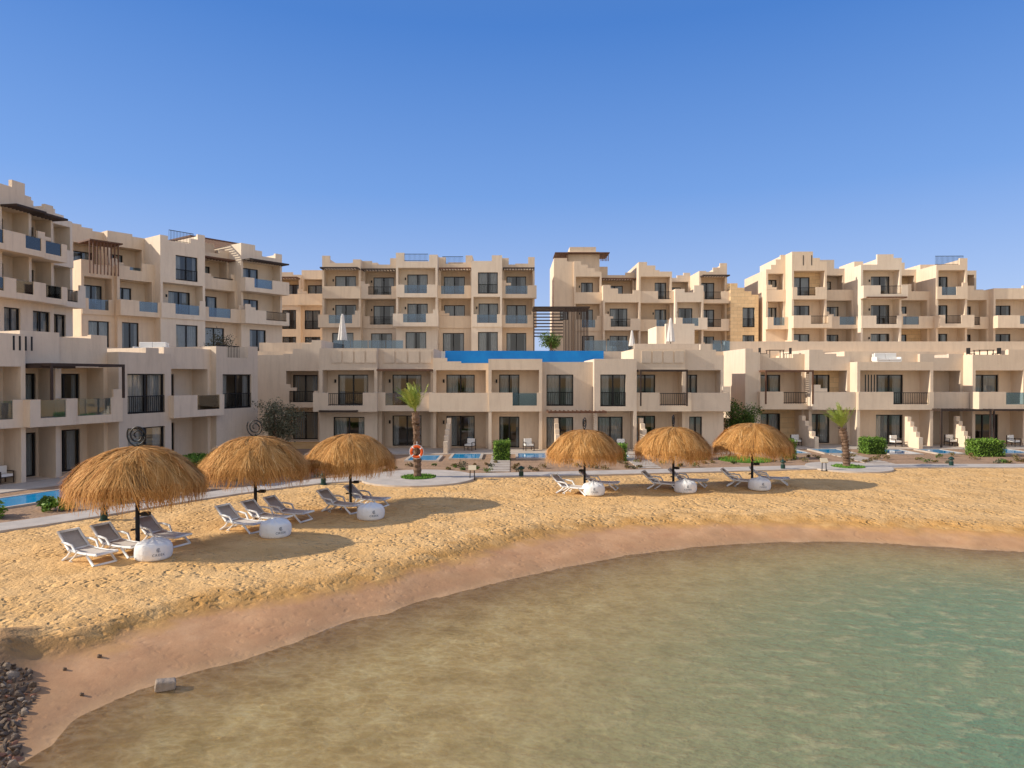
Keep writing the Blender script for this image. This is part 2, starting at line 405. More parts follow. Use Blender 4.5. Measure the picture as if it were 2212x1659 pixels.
# --- podium terraces
def prism(name,poly,z0,z1,mats,**kw):
    n=len(poly); v=[(x,y,z0) for x,y in poly]+[(x,y,z1) for x,y in poly]
    f=[tuple(range(n,2*n)),tuple(range(n))[::-1]]+[(i,(i+1)%n,n+(i+1)%n,n+i) for i in range(n)]
    me=bpy.data.meshes.new(name); me.from_pydata(v,[],f); 
    for m in mats: me.materials.append(m)
    return mkobj(name,me,None,**kw)
prism('terrace',[(-62,38),(-35,40),(-26,57.5),(60,59.5),(75,59.5),(75,120),(-62,120)],0,7.38,[STUC],kind='structure')
# infinity pool
ip=empty('infinity_pool',(0,0,0),label="raised infinity pool with bright blue overflow edge above houses",category="swimming pool")
p=MB(); p.box(bx(948,52),bx(1322,52),56.2,60.5,6.0,6.35,0); p.box(bx(950,52),bx(1320,52),56.21,60.4,6.36,7.35,1)
p.obj('pool_basin',[STUC,POOLF],ip)
p=MB(); a,b=bx(950,52)+.1,bx(1320,52)-.1; p.quad((a,56.4,7.356),(b,56.4,7.356),(b,60.3,7.356),(a,60.3,7.356)); p.obj('pool_water',[POOLM],ip)
for (p0,p1) in ((700,860),(1270,1370),(1560,1600)):
    g=MB(); a,b=bx(p0,57),bx(p1,57); n=max(2,int((b-a)/1.4))
    fr=empty('glass_fence',((a+b)/2,59.8,7.38),label="frameless glass fence along the raised terrace",category="fence")
    for k in range(n): g.box(a-(a+b)/2+(b-a)*k/n+.03,a-(a+b)/2+(b-a)*(k+1)/n-.03,0,.02,.05,1.0)
    g.obj('glass_panel',[BGLASS],fr)
    g=MB(); g.box(a-(a+b)/2,b-(a+b)/2,-.03,.05,0,.06); g.obj('base_rail',[RAIL],fr)
def wallthing(name,x0,x1,y0,y1,z0,z1,mat,label,cat='wall'):
    m=MB(); m.box(x0,x1,y0,y1,z0,z1); m.obj(name,[mat],None,label=label,category=cat)
wallthing('parapet_wall',bx(1565,60),bx(2260,60),60,60.3,7.38,8.3,STUC,"low beige parapet wall on raised terrace")
wallthing('parapet_wall',bx(560,60),bx(694,60),60,60.3,7.38,8.2,STUC,"low beige parapet wall on raised terrace")
wallthing('parapet_wall',bx(1370,60),bx(1560,60),60,60.3,7.38,8.1,STUC2,"low beige parapet wall on raised terrace")
bw=MB(); bw.box(bx(1418,64),bx(1500,64),64,68,7.38,9.9); bw.box(bx(1438,63.5),bx(1500,63.5),63.5,63.99,7.38,10.1); bw.obj('pool_bar',[WHITEW],None,label="small white-beige pool bar block on terrace",category="building")
lv=empty('slatted_pavilion',(bx(1212,70),70,7.38),label="dark brown slatted wood pavilion between hotel blocks",category="pavilion")
p=MB()
for k in range(9): p.box(-2.7,.2,0,.08,1.9+k*.32,2.02+k*.32)
p.box(-2.8,-2.7,-.02,.1,0,4.8); p.box(-2.8,2.9,-.1,4,4.8,4.95); p.obj('louvre',[DWOOD],lv)
p=MB()
for k in range(17): p.box(.25+k*.15,.25+k*.15+.08,0,.09,0,4.78)
p.obj('slatted_wall',[DWOOD],lv)
PARA=pmat('parasol_cloth',(.78,.75,.70),(.68,.64,.60),scale=5,rough=.9)
pr=empty('closed_parasol',(bx(737,60),60.5,7.38),label="closed white parasol standing on the terrace",category="parasol",group="closed parasols on the terrace")
p=MB(); p.tube([(0,0,0),(0,0,3.4)],.035); p.lathe([(.01,0),(.3,0),(.3,.08),(.01,.09)],12); p.obj('pole',[RAIL],pr)
p=MB(); prof_=[(.05,3.35),(.12,3.1),(.16,2.6),(.24,2.0),(.30,1.4),(.34,1.05),(.25,1.0),(.02,1.02)]
seg=20;i0=0
for (r,z) in prof_:
    for j in range(seg):
        a=2*math.pi*j/seg; q=r*(1+.25*(j%2)); p.v.append((q*math.cos(a),q*math.sin(a),z))
for k in range(len(prof_)-1):
    for j in range(seg):
        a=k*seg+j;b=k*seg+(j+1)%seg; p.f.append((a,b,b+seg,a+seg)); p.m.append(0)
p.obj('canopy',[PARA],pr)
copything(pr,(bx(1452,60),60.6,7.38),scale=(.9,.9,.9)); copything(pr,(bx(1365,62),62,7.38),scale=(.7,.7,.6))
# ------------------------------------------------------------------ stepped garden walls
def stepwall(bp,yf,yb,hmin,hmax,n=4,th=.28,w=None):
    root=MB()
    for k in range(n):
        y0=yf+(yb-yf)*k/n; y1=yf+(yb-yf)*(k+1)/n
        root.box(-th/2,th/2,y0-yf,y1-yf,0,hmin+(hmax-hmin)*k/(n-1))
    o=root.obj('garden_wall',[STUC],None,label="pale stepped privacy wall between terrace pools",category="wall",group="stepped privacy walls")
    o.location=(bx(bp,yf),yf,0)
for b,yf,yb in ((962,46.5,49.7),(1206,47,49.6),(1400,46.8,49.8),(1765,50,52.8),(1990,49.6,51.4),(2093,50.5,52),(560,45,48)):
    stepwall(b,yf,yb,.9,2.3,n=5)
# ------------------------------------------------------------------ terrain
shore=[(-60,-300),(-16,-40),(-9.0,0),(-7.5,8),(-7.2,10.1),(-7.3,11.5),(-6.6,12.9),(-5.1,14.45),(-3.6,16.3),(-1.5,18.3),(1.1,20.4),(4.3,22.5),(7.76,23.75),(11.1,24.1),(13.8,23.5),(16.4,22.7),(22,21.5),(30,22),(50,28),(120,20),(300,0)]
berm=[(-80,-300),(-22,-40),(-13,0),(-11,8),(-10.4,11.2),(-9.4,12.7),(-8.3,13.75),(-7.2,15.6),(-5.5,16.75),(-3.6,18.35),(-1.4,20.7),(1.5,23.8),(4,24.8),(6.6,25.3),(11.6,25.2),(14.5,24.5),(16.9,23.8),(22,22.9),(30,23.6),(50,30),(120,22),(320,0)]
def catmull(P,n=8):
    P=[np.array(p,float) for p in P]; out=[]
    for i in range(len(P)-1):
        p0=P[max(i-1,0)];p1=P[i];p2=P[i+1];p3=P[min(i+2,len(P)-1)]
        for k in range(n):
            t=k/n; out.append(.5*((2*p1)+(-p0+p2)*t+(2*p0-5*p1+4*p2-p3)*t*t+(-p0+3*p1-3*p2+p3)*t**3))
    out.append(P[-1]); return np.array(out)
def polydist(X,Y,P):
    d=np.full(X.shape,1e9)
    for i in range(len(P)-1):
        a=P[i];b=P[i+1];ab=b-a;L=ab@ab
        if L<1e-9: continue
        t=np.clip(((X-a[0])*ab[0]+(Y-a[1])*ab[1])/L,0,1)
        dd=np.hypot(X-(a[0]+t*ab[0]),Y-(a[1]+t*ab[1])); d=np.minimum(d,dd)
    return d
def inside(X,Y,P):
    c=np.zeros(X.shape,bool); n=len(P);j=n-1
    for i in range(n):
        xi,yi=P[i];xj,yj=P[j]
        if yi!=yj: c^=((yi>Y)!=(yj>Y))&(X<(xj-xi)*(Y-yi)/(yj-yi)+xi)
        j=i
    return c
S=catmull(shore,4); Bm=catmull(berm,4)
closeS=np.vstack([S,[(300,-300)]]); closeB=np.vstack([Bm,[(320,-300)]])
def vnoise(X,Y,sc,seed):
    r=np.random.default_rng(seed); G=r.random((256,256))
    x=X*sc;y=Y*sc; xi=np.floor(x).astype(int);yi=np.floor(y).astype(int); fx=x-xi;fy=y-yi
    fx=fx*fx*(3-2*fx);fy=fy*fy*(3-2*fy)
    g=lambda a,b:G[a%256,b%256]
    return (g(xi,yi)*(1-fx)+g(xi+1,yi)*fx)*(1-fy)+(g(xi,yi+1)*(1-fx)+g(xi+1,yi+1)*fx)*fy-.5
def earthmask(X,Y): return np.clip(1.7-np.hypot((X+9.9)/1.5,(Y-10.9)/2.4)+.6*vnoise(X,Y,1.5,21),0,1)
def terrain(X,Y):
    wx=X+.5*vnoise(X,Y,.6,1)+.18*vnoise(X,Y,2.0,2); wy=Y+.5*vnoise(X,Y,.6,3)+.18*vnoise(X,Y,2.0,4)
    ds=polydist(X+.2*vnoise(X,Y,.9,9),Y+.2*vnoise(X,Y,1.1,10),S)*np.where(inside(X,Y,closeS),-1,1)
    db=polydist(wx,wy,Bm)*np.where(inside(wx,wy,closeB),-1,1)
    t=np.clip(ds/(ds+np.abs(db)+1e-6),0,1)
    z=np.where(ds<0,-.5+np.maximum(ds*.05,-1.6),-.5+.34*t)
    near=np.clip((20-Y)/8,0,1)
    sc=np.clip((db+.1)/(1.1-.5*near),0,1); sc=sc*sc*(3-2*sc)
    land=-.16+.16*sc+.015*np.exp(-((db-1.2)/.6)**2)
    z=np.where(db>-.1,land,z)
    dry=np.clip((db+.1)/.5,0,1)
    fade=np.clip((43-Y)/6,0,1)*np.clip(1-np.abs(X)/60,0,1)
    rum=np.clip(.5+1.6*vnoise(X,Y,.25,15),.15,1)
    z=z+dry*fade*(.05*vnoise(X,Y,.55,5)+rum*(.035*vnoise(X,Y,1.9,6)+.045*vnoise(X,Y,4.6,7)))+(1-dry)*fade*(.02*vnoise(X,Y,1.3,8)+.005*vnoise(X,Y,4.2,12))
    z=z+earthmask(X,Y)*np.clip((-8.3-X)/1.5,0,1)*(.25+.15*vnoise(X,Y,2.5,22))
    return z,ds,db
def axis(a,b,st,far):
    c=list(np.arange(a,b+1e-6,st)); s=st;x=b
    R=[];
    while x<far: s*=1.35; x+=s; R.append(x)
    Lf=[];s=st;x=a
    while x>-far: s*=1.35; x-=s; Lf.append(x)
    return np.array(Lf[::-1]+c+R)
def gridmesh(name,xs,ys,fn):
    X,Y=np.meshgrid(xs,ys); Z,at=fn(X,Y)
    nx,ny=len(xs),len(ys)
    co=np.stack([X,Y,Z],-1).reshape(-1,3)
    idx=np.arange(nx*ny).reshape(ny,nx)
    F=np.stack([idx[:-1,:-1],idx[:-1,1:],idx[1:,1:],idx[1:,:-1]],-1).reshape(-1,4)
    me=bpy.data.meshes.new(name); me.vertices.add(len(co)); me.vertices.foreach_set('co',co.ravel())
    me.loops.add(F.size); me.loops.foreach_set('vertex_index',F.ravel())
    me.polygons.add(len(F)); me.polygons.foreach_set('loop_start',np.arange(0,F.size,4))
    me.polygons.foreach_set('use_smooth',np.ones(len(F),bool))
    me.update(calc_edges=True)
    for k,v in at.items():
        a=me.attributes.new(k,'FLOAT','POINT'); a.data.foreach_set('value',v.ravel().astype(np.float32))
    return me
def gfn(X,Y):
    z,ds,db=terrain(X,Y)
    return z,{'shore':np.clip(ds,-20,50),'bermd':np.clip(db,-20,50),'earth':earthmask(X,Y)}
me=gridmesh('ground',axis(-24,30,.09,3000),axis(7,42,.09,3000),gfn)
m,t,b,o=nt('sand'); L=t.links
g=N(t,'ShaderNodeNewGeometry'); P=g.outputs['Position']
def noise(sc,det=5,rough=.5,vec=None):
    n=N(t,'ShaderNodeTexNoise',Scale=sc,Detail=det,Roughness=rough); L.new(vec or P,n.inputs['Vector']); return n.outputs['Fac']
def ramp(src,stops):
    r=N(t,'ShaderNodeValToRGB'); e=r.color_ramp.elements
    while len(e)<len(stops): e.new(.5)
    for i,(p_,c) in enumerate(stops): e[i].position=p_; e[i].color=c4(c) if len(c)==3 else c
    L.new(src,r.inputs['Fac']); return r.outputs['Color']
def mrange(src,a,b_,c=0,d=1):
    r=N(t,'ShaderNodeMapRange'); 
    for k,v in zip(('From Min','From Max','To Min','To Max'),(a,b_,c,d)): r.inputs[k].default_value=v
    L.new(src,r.inputs['Value']); return r.outputs['Result']
def mixc(f,a,b_,bt='MIX'):
    x=N(t,'ShaderNodeMix',data_type='RGBA',blend_type=bt)
    for k,v in (('Factor',f),('A',a),('B',b_)):
        if hasattr(v,'is_output'): L.new(v,x.inputs[k])
        else: x.inputs[k].default_value=v if k=='Factor' else c4(v)
    return x.outputs['Result']
def math_(op,a,b_):
    x=N(t,'ShaderNodeMath',operation=op)
    for i,v in enumerate((a,b_)):
        if hasattr(v,'is_output'): L.new(v,x.inputs[i])
        else: x.inputs[i].default_value=v
    return x.outputs[0]
at=N(t,'ShaderNodeAttribute',attribute_name='bermd').outputs['Fac']; sh=N(t,'ShaderNodeAttribute',attribute_name='shore').outputs['Fac']
ea=N(t,'ShaderNodeAttribute',attribute_name='earth').outputs['Fac']
drycol=ramp(noise(.8,8,.65),[(.3,(.67,.39,.145)),(.5,(.77,.47,.195)),(.72,(.84,.54,.245))])
drycol=mixc(mrange(noise(45,3),.55,.75,0,.3),drycol,(.46,.28,.12))
scarp=mixc(noise(5,4),(.62,.335,.105),(.46,.24,.072))
nz=noise(1.3,5,.6)
atn=math_('ADD',at,mrange(nz,.3,.7,-.6,.9))
dcol=mixc(mrange(atn,.2,1.5),scarp,drycol)
wet=ramp(noise(1.1,10,.7),[(.3,(.45,.235,.12)),(.5,(.54,.30,.155)),(.7,(.62,.37,.20))])
wet=mixc(mrange(math_('ADD',sh,mrange(nz,.3,.7,-.5,.5)),-.2,1.1),mixc(noise(3,6),(.38,.21,.105),(.46,.27,.14)),wet)
pebb=mrange(noise(34,2),.66,.74,0,.5); wet=mixc(pebb,wet,(.28,.165,.09))
colr=mixc(mrange(math_('ADD',at,mrange(nz,.3,.7,-.25,.25)),-.45,.2),wet,dcol)
foam=math_('MULTIPLY',math_('MULTIPLY',mrange(sh,-.04,.0),mrange(sh,.06,.02)),mrange(noise(.9,6,.8),.60,.68,0,.5))
colr=mixc(foam,colr,(.75,.66,.58))
colr=mixc(mrange(sh,.3,-2.2),colr,ramp(noise(1.3,7,.65),[(.33,(.56,.40,.18)),(.5,(.80,.60,.31)),(.68,(.95,.78,.46))]))
colr=mixc(math_('MULTIPLY',ea,mrange(noise(2,5),.3,.6,.6,1)),colr,mixc(noise(6,6),(.20,.115,.06),(.36,.22,.12)))
L.new(colr,b.inputs['Base Color'])
L.new(mrange(sh,0,.6,.6,.92),b.inputs['Roughness']); b.inputs['Specular IOR Level'].default_value=.2
vo=N(t,'ShaderNodeTexVoronoi',Scale=4.2,feature='SMOOTH_F1'); vo.inputs['Smoothness'].default_value=.6
wv=N(t,'ShaderNodeVectorMath',operation='ADD'); nn=N(t,'ShaderNodeTexNoise',Scale=2.5,Detail=3); L.new(P,nn.inputs['Vector'])
sc_=N(t,'ShaderNodeVectorMath',operation='SCALE'); sc_.inputs['Scale'].default_value=.5; L.new(nn.outputs['Color'],sc_.inputs[0])
L.new(P,wv.inputs[0]); L.new(sc_.outputs[0],wv.inputs[1]); L.new(wv.outputs[0],vo.inputs['Vector'])
fh=math_('ADD',math_('MULTIPLY',mrange(vo.outputs['Distance'],.05,.45),mrange(noise(.45,3),.38,.6,.25,1.2)),math_('MULTIPLY',noise(11,5,.6),.65))
fh=math_('MULTIPLY',fh,mrange(at,-.1,.7,.10,1))
bp=N(t,'ShaderNodeBump',Strength=.9,Distance=.095); L.new(fh,bp.inputs['Height']); L.new(bp.outputs['Normal'],b.inputs['Normal'])
me.materials.append(m)
mkobj('ground',me,None,kind='structure')
# water
def wfn(X,Y):
    z,ds,db=terrain(X,Y); depth=np.clip(-.5-z,0,5)
    q=depth*.35+np.clip((X+1.5-(Y-12)*.15)/13,0,1)*.85*np.clip(depth/.35,0,1)
    return np.full(X.shape,-.5),{'murk':1-np.exp(-q*1.7)}
me=gridmesh('water',axis(-10,24,.25,250),axis(4,24.5,.25,250),wfn)
m,t,b,o=nt('lagoon_water'); L=t.links; g=N(t,'ShaderNodeNewGeometry'); P=g.outputs['Position']
mp=N(t,'ShaderNodeMapping'); mp.inputs['Rotation'].default_value=(0,0,.5); mp.inputs['Scale'].default_value=(1.0,1.9,1); L.new(P,mp.inputs['Vector'])
w1=noise(1.7,5,.58,mp.outputs['Vector']); w2=noise(6.5,4,.6,mp.outputs['Vector'])
bp=N(t,'ShaderNodeBump',Strength=1.0,Distance=.10); L.new(math_('ADD',w1,math_('MULTIPLY',w2,.4)),bp.inputs['Height'])
mk=N(t,'ShaderNodeAttribute',attribute_name='murk').outputs['Fac']
body=N(t,'ShaderNodeBsdfDiffuse'); 
cc=mixc(mrange(mk,.15,.75),(.56,.46,.23),(.175,.32,.20)); cc=mixc(mrange(noise(.35,4),.35,.7,0,.3),cc,(.36,.38,.20))
cc=mixc(mrange(w1,.52,.64,0,.4),cc,(.62,.58,.34))
L.new(cc,body.inputs['Color']); L.new(bp.outputs['Normal'],body.inputs['Normal'])
tr=N(t,'ShaderNodeBsdfTransparent'); 
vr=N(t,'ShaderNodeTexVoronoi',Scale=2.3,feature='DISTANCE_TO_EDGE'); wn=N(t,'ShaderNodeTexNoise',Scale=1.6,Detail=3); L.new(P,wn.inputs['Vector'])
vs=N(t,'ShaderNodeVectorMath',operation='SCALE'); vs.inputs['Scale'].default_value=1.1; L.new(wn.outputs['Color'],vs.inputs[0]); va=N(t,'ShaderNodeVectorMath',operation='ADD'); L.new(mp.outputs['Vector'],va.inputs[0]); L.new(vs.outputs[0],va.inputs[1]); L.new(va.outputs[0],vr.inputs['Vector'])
cau=mrange(vr.outputs['Distance'],.22,.0,0,1); L.new(mixc(cau,(.86,.81,.67),(1,1,.93)),tr.inputs['Color'])  # caustic light web painted into the water's transparent tint
mx=N(t,'ShaderNodeMixShader'); L.new(mrange(mk,0,1,0,.95),mx.inputs['Fac']); L.new(tr.outputs[0],mx.inputs[1]); L.new(body.outputs[0],mx.inputs[2])
gl=N(t,'ShaderNodeBsdfGlossy'); gl.inputs['Roughness'].default_value=.08; L.new(bp.outputs['Normal'],gl.inputs['Normal'])
fr=N(t,'ShaderNodeFresnel'); fr.inputs['IOR'].default_value=1.33; L.new(bp.outputs['Normal'],fr.inputs['Normal'])
m2=N(t,'ShaderNodeMixShader'); L.new(math_('MULTIPLY',fr.outputs[0],.6),m2.inputs['Fac']); L.new(mx.outputs[0],m2.inputs[1]); L.new(gl.outputs[0],m2.inputs[2]); L.new(m2.outputs[0],o.inputs['Surface'])
t.nodes.remove(b)
me.materials.append(m); mkobj('water',me,None,kind='structure')
# hills
def hfn(X,Y):
    return 6+16*np.abs(vnoise(X,Y,.012,31))*2+6*vnoise(X,Y,.04,32)-np.clip((330-Y)/10,0,8)*3,{}
me=gridmesh('hills',np.linspace(-900,900,160),np.linspace(260,700,50),hfn); me.materials.append(pmat('desert_hill',(.42,.32,.24),(.33,.24,.18),scale=.02,rough=.95)); mkobj('hills',me,None,kind='structure')
# ------------------------------------------------------------------ path and garden
pathpts=[(-34,15),(-24,19.5),(-17.8,23.6),(-13.5,30.0),(-9.6,34.3),(-4.8,35.9),(2.3,37.0),(9,38.2),(15.7,39.5),(19.3,40),(24,40.4),(30,40.4),(48,41)]
PC=catmull(pathpts,8)
def ribbon(name,C,w,z,h,mat,**kw):
    v=[];f=[]
    for i,p in enumerate(C):
        d=C[min(i+1,len(C)-1)]-C[max(i-1,0)]; d/=np.linalg.norm(d); n=np.array([-d[1],d[0]])
        a=p+n*w/2;b=p-n*w/2
        v+=[(a[0],a[1],z-h),(a[0],a[1],z),(b[0],b[1],z),(b[0],b[1],z-h)]
    for i in range(len(C)-1):
        for k in range(3): f.append((4*i+k,4*i+k+1,4*i+k+5,4*i+k+4))
    me=bpy.data.meshes.new(name); me.from_pydata(v,[],f); me.materials.append(mat); return mkobj(name,me,None,**kw)
PATHM=pmat('path_concrete',(.58,.51,.44),(.44,.39,.34),scale=1.5,rough=.85,bump=.4,bscale=18)
ribbon('path',PC,1.5,.07,.25,PATHM,kind='structure')
for (x,y,r) in ((-4.8,35.6,2.9),(19.3,39.8,2.3)):
    d=MB(); d.lathe([(r,-.1),(r,.085),(.9,.085),(.9,-.1)],48); d.obj('path',[PATHM],None,kind='structure').location=(x,y,0)
SOIL=pmat('garden_soil',(.42,.265,.165),(.30,.19,.115),scale=1.2,rough=.95,bump=.8,bscale=6,bdist=.08)
gp=[(x,y+.5) for x,y in PC if -30<x<45]; poly=gp+[(46,50),(-16,50),(-25,32.5),(-34,30)]
me=bpy.data.meshes.new('garden_bed'); me.from_pydata([(x,y,.045) for x,y in poly],[],[tuple(range(len(poly)))]); me.materials.append(SOIL); mkobj('garden_bed',me,None,kind='structure')
def sheet(name,x0,x1,y0,y1,z,mat,rot=None,**kw):
    m=MB(); m.box(x0,x1,y0,y1,-.05,z); return m.obj(name,[mat],None,**kw)
sheet('pavement',bx(690,50),bx(1567,50),46.3,50.2,.09,PAVE,kind='structure')
sheet('pavement',bx(1600,53),bx(2290,53),49.6,53.2,.09,PAVE,kind='structure')
ax=Vector((bx(-70,31.5),31.5));bxv=Vector((bx(552,48),48)); e=(bxv-ax).normalized(); nrm=Vector((e.y,-e.x))
q=[ax,bxv,bxv+nrm*2.6,ax+nrm*2.2]; prism('pavement',[(p_.x,p_.y) for p_ in q],-.05,.09,[PAVE],kind='structure')
for (b0,d0,d1,w) in ((1385,39.2,46.2,1.3),(1080,37.8,46.2,1.2),(1890,41,49.5,1.5)):
    xx=bx(b0,42); k=MB()
    for j in range(int((d1-d0)/.75)): k.box(xx-w/2,xx+w/2,d0+j*.75,d0+j*.75+.55,-.02,.082+.004*(j%2))
    k.obj('pavement',[PAVE],None,kind='structure')
def pool(x0,x1,y0,y1,ang=0,cx=None,cy=None):
    cx=(x0+x1)/2;cy=(y0+y1)/2;w=(x1-x0)/2;h=(y1-y0)/2
    r=empty('plunge_pool',(cx,cy,.0),ang,label="small rectangular blue plunge pool with pale coping",category="swimming pool",group="private plunge pools")
    k=MB(); c=.18
    k.box(-w-c,w+c,-h-c,-h,-.1,.12);k.box(-w-c,w+c,h,h+c,-.1,.14);k.box(-w-c,-w,-h,h,-.1,.14);k.box(w,w+c,-h,h,-.1,.14); k.obj('coping',[PAVE],r)
    k=MB(); k.quad((-w,-h,.115),(w,-h,.115),(w,h,.115),(-w,h,.115)); k.obj('pool_water',[POOLM],r)
for b0,b1,y in ((880,942,42.6),(975,1035,43.6),(1120,1182,43.8),(1300,1360,44.4),(1440,1500,44.6),(1712,1745,46.6),(1785,1845,46.6),(1925,1988,46.2),(2030,2080,46.4),(2165,2235,46.6)):
    pool(bx(b0,y),bx(b1,y),y,y+2.5)
pool(-23.4,-16.6,28.5,30.7,ang=math.atan2(e.y,e.x)-.05)
# ------------------------------------------------------------------ foliage
def leafmat(name,c1,c2,c3):
    m,t,b,o=nt(name); L=t.links
    a=N(t,'ShaderNodeAttribute',attribute_name='shade'); r=N(t,'ShaderNodeValToRGB'); e=r.color_ramp.elements; e.new(.5)
    for i,c in enumerate((c1,c2,c3)): e[i].position=i*.5; e[i].color=c4(c)
    L.new(a.outputs['Fac'],r.inputs['Fac']); L.new(r.outputs['Color'],b.inputs['Base Color']); b.inputs['Roughness'].default_value=.6; b.inputs['Specular IOR Level'].default_value=.25
    return m
LEAF=leafmat('leaf_green',(.03,.06,.012),(.08,.14,.025),(.16,.25,.04))
HEDGE=leafmat('hedge_leaf',(.055,.11,.014),(.13,.24,.028),(.24,.37,.05))
OLIVE=leafmat('olive_leaf',(.06,.06,.035),(.12,.12,.075),(.20,.20,.13))
DRYL=leafmat('dry_plant',(.16,.09,.04),(.22,.15,.06),(.15,.18,.06))
PALML=leafmat('palm_leaf',(.12,.17,.025),(.28,.36,.06),(.50,.54,.13))
BARK=pmat('bark',(.24,.15,.10),(.13,.085,.055),scale=9,rough=.95,bump=1,bscale=14,bdist=.04)
def quads_mesh(name,V,shade,mats,faces=None):
    V=np.asarray(V,float).reshape(-1,3); n=len(V)//4
    me=bpy.data.meshes.new(name); me.vertices.add(len(V)); me.vertices.foreach_set('co',V.ravel())
    me.loops.add(n*4); me.loops.foreach_set('vertex_index',np.arange(n*4)); me.polygons.add(n); me.polygons.foreach_set('loop_start',np.arange(0,n*4,4)); me.update(calc_edges=True)
    a=me.attributes.new('shade','FLOAT','POINT'); a.data.foreach_set('value',np.asarray(shade,np.float32))
    for m in mats: me.materials.append(m)
    return me
def leaves(C,size,mats,name='foliage',asp=.5):
    C=np.asarray(C); n=len(C)
    d=rng.normal(size=(n,3)); d/=np.linalg.norm(d,axis=1)[:,None]; e_=rng.normal(size=(n,3)); e_=np.cross(d,e_); e_/=np.linalg.norm(e_,axis=1)[:,None]
    s=size*(.6+.8*rng.random(n))[:,None]
    a=d*s;b=e_*s*asp
    V=np.stack([C-a,C-b,C+a,C+b],1)
    sh=np.repeat(np.clip(rng.random(n)*.7+.3*rng.random(),0,1),4)
    return quads_mesh(name,V,sh,mats)
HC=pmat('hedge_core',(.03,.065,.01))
def hedge(x,y,w,d,h,label="clipped bright green rectangular hedge beside plunge pool"):
    r=empty('hedge',(x,y,0),label=label,category="hedge",group="clipped hedges")
    n=int(1500*(w*h+w*d+d*h)/2.5); P_=rng.uniform(-1,1,(n,3)); ax_=rng.integers(0,3,n); sg=np.where(rng.random(n)<.5,-1,1)
    P_[np.arange(n),ax_]=sg*(1-.12*rng.random(n)); P_*=np.array([w/2,d/2,h/2]); P_[:,2]+=h/2+.04; P_+=rng.normal(0,.045,P_.shape)
    mkobj('foliage',leaves(P_,.06,[HEDGE]),r)
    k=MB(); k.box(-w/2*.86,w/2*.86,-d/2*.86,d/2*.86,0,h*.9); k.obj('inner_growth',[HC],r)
for b0,b1,y,h in ((1068,1100,43.5,1.15),(1324,1350,43.2,1.0),(1695,1712,44,1.2),(1864,1906,47,1.05),(2099,2158,45.6,1.05),(1500,1520,43.8,.8)):
    hedge(bx((b0+b1)/2,y),y,(b1-b0)*y/1500,1.3,h)
hedge(-16.8,37,2.2,3.4,.9,"dark green clipped hedge in the shade of houses")
def shrub(x,y,r,h,mat,name='shrub',label="low desert shrub in planted bed",n=220,ls=.05,group="low shrubs in planted beds",z=0.03):
    k=rng.integers(4,8); C=[]
    for _ in range(k):
        c=np.array([rng.uniform(-.6,.6)*r,rng.uniform(-.6,.6)*r,rng.uniform(.3,.75)*h]); q=rng.normal(size=(n//k,3)); q/=np.linalg.norm(q,axis=1)[:,None]; C.append(c+q*np.array([r*.5,r*.5,h*.35])*rng.random((n//k,1))**.4)
    C=np.vstack(C); C[:,2]=np.clip(C[:,2],.02,None)
    return mkobj(name,leaves(C,ls,[mat]),None,(x,y,z),None,label=label,category="plant",group=group)
for i in range(10):
    shrub(-20.0+i*.62+random.uniform(-.2,.2),24.0+i*.75+random.uniform(-.2,.3)+(i%2)*.8,.5,random.uniform(.45,.8),HEDGE if i%3 else LEAF,label="leafy bright green shrub beside concrete path",n=420,ls=.075)
cnt=0
pc=PC
while cnt<110:
    x=random.uniform(-14,34); base=np.interp(x,pc[:,0],pc[:,1]); y=base+random.uniform(1.1,5.2)
    if y>42.4 and x<16 or y>46: continue
    if math.hypot(x+4.8,y-35.6)<3.2 or math.hypot(x-19.3,y-39.8)<2.6: continue
    mt=random.choice([DRYL,DRYL,DRYL,OLIVE,LEAF]); s=random.uniform(.16,.34)
    shrub(x,y,s,s*1.0,mt,n=90,ls=.05,label={'dry_plant':"dry brownish low shrub in sandy bed",'olive_leaf':"grey-green low shrub in sandy bed",'leaf_green':"green low shrub in sandy bed"}[mt.name]); cnt+=1
GR=leafmat('grass_blade',(.06,.15,.018),(.13,.28,.035),(.22,.40,.06))
def grass(cx,cy,r,n):
    a=rng.uniform(0,6.28,n); q=r*np.sqrt(rng.random(n)); X=cx+q*np.cos(a);Y=cy+q*np.sin(a); an=rng.uniform(0,3.14,n); h=rng.uniform(.05,.13,n)
    dx=np.cos(an)*.02;dy=np.sin(an)*.02; lx=rng.normal(0,.03,n)
    V=np.stack([np.stack([X-dx,Y-dy,0*X+.05],1),np.stack([X+dx,Y+dy,0*X+.05],1),np.stack([X+dx*.3+lx,Y+dy*.3,.05+h],1),np.stack([X-dx*.3+lx,Y-dy*.3,.05+h],1)],1)
    mkobj('grass',quads_mesh('grass',V,np.repeat(rng.random(n),4),[GR]),None,kind='stuff')
grass(-4.8,35.6,.88,2500); grass(19.3,39.8,.88,1500); grass(14.5,43.2,1.6,5000)
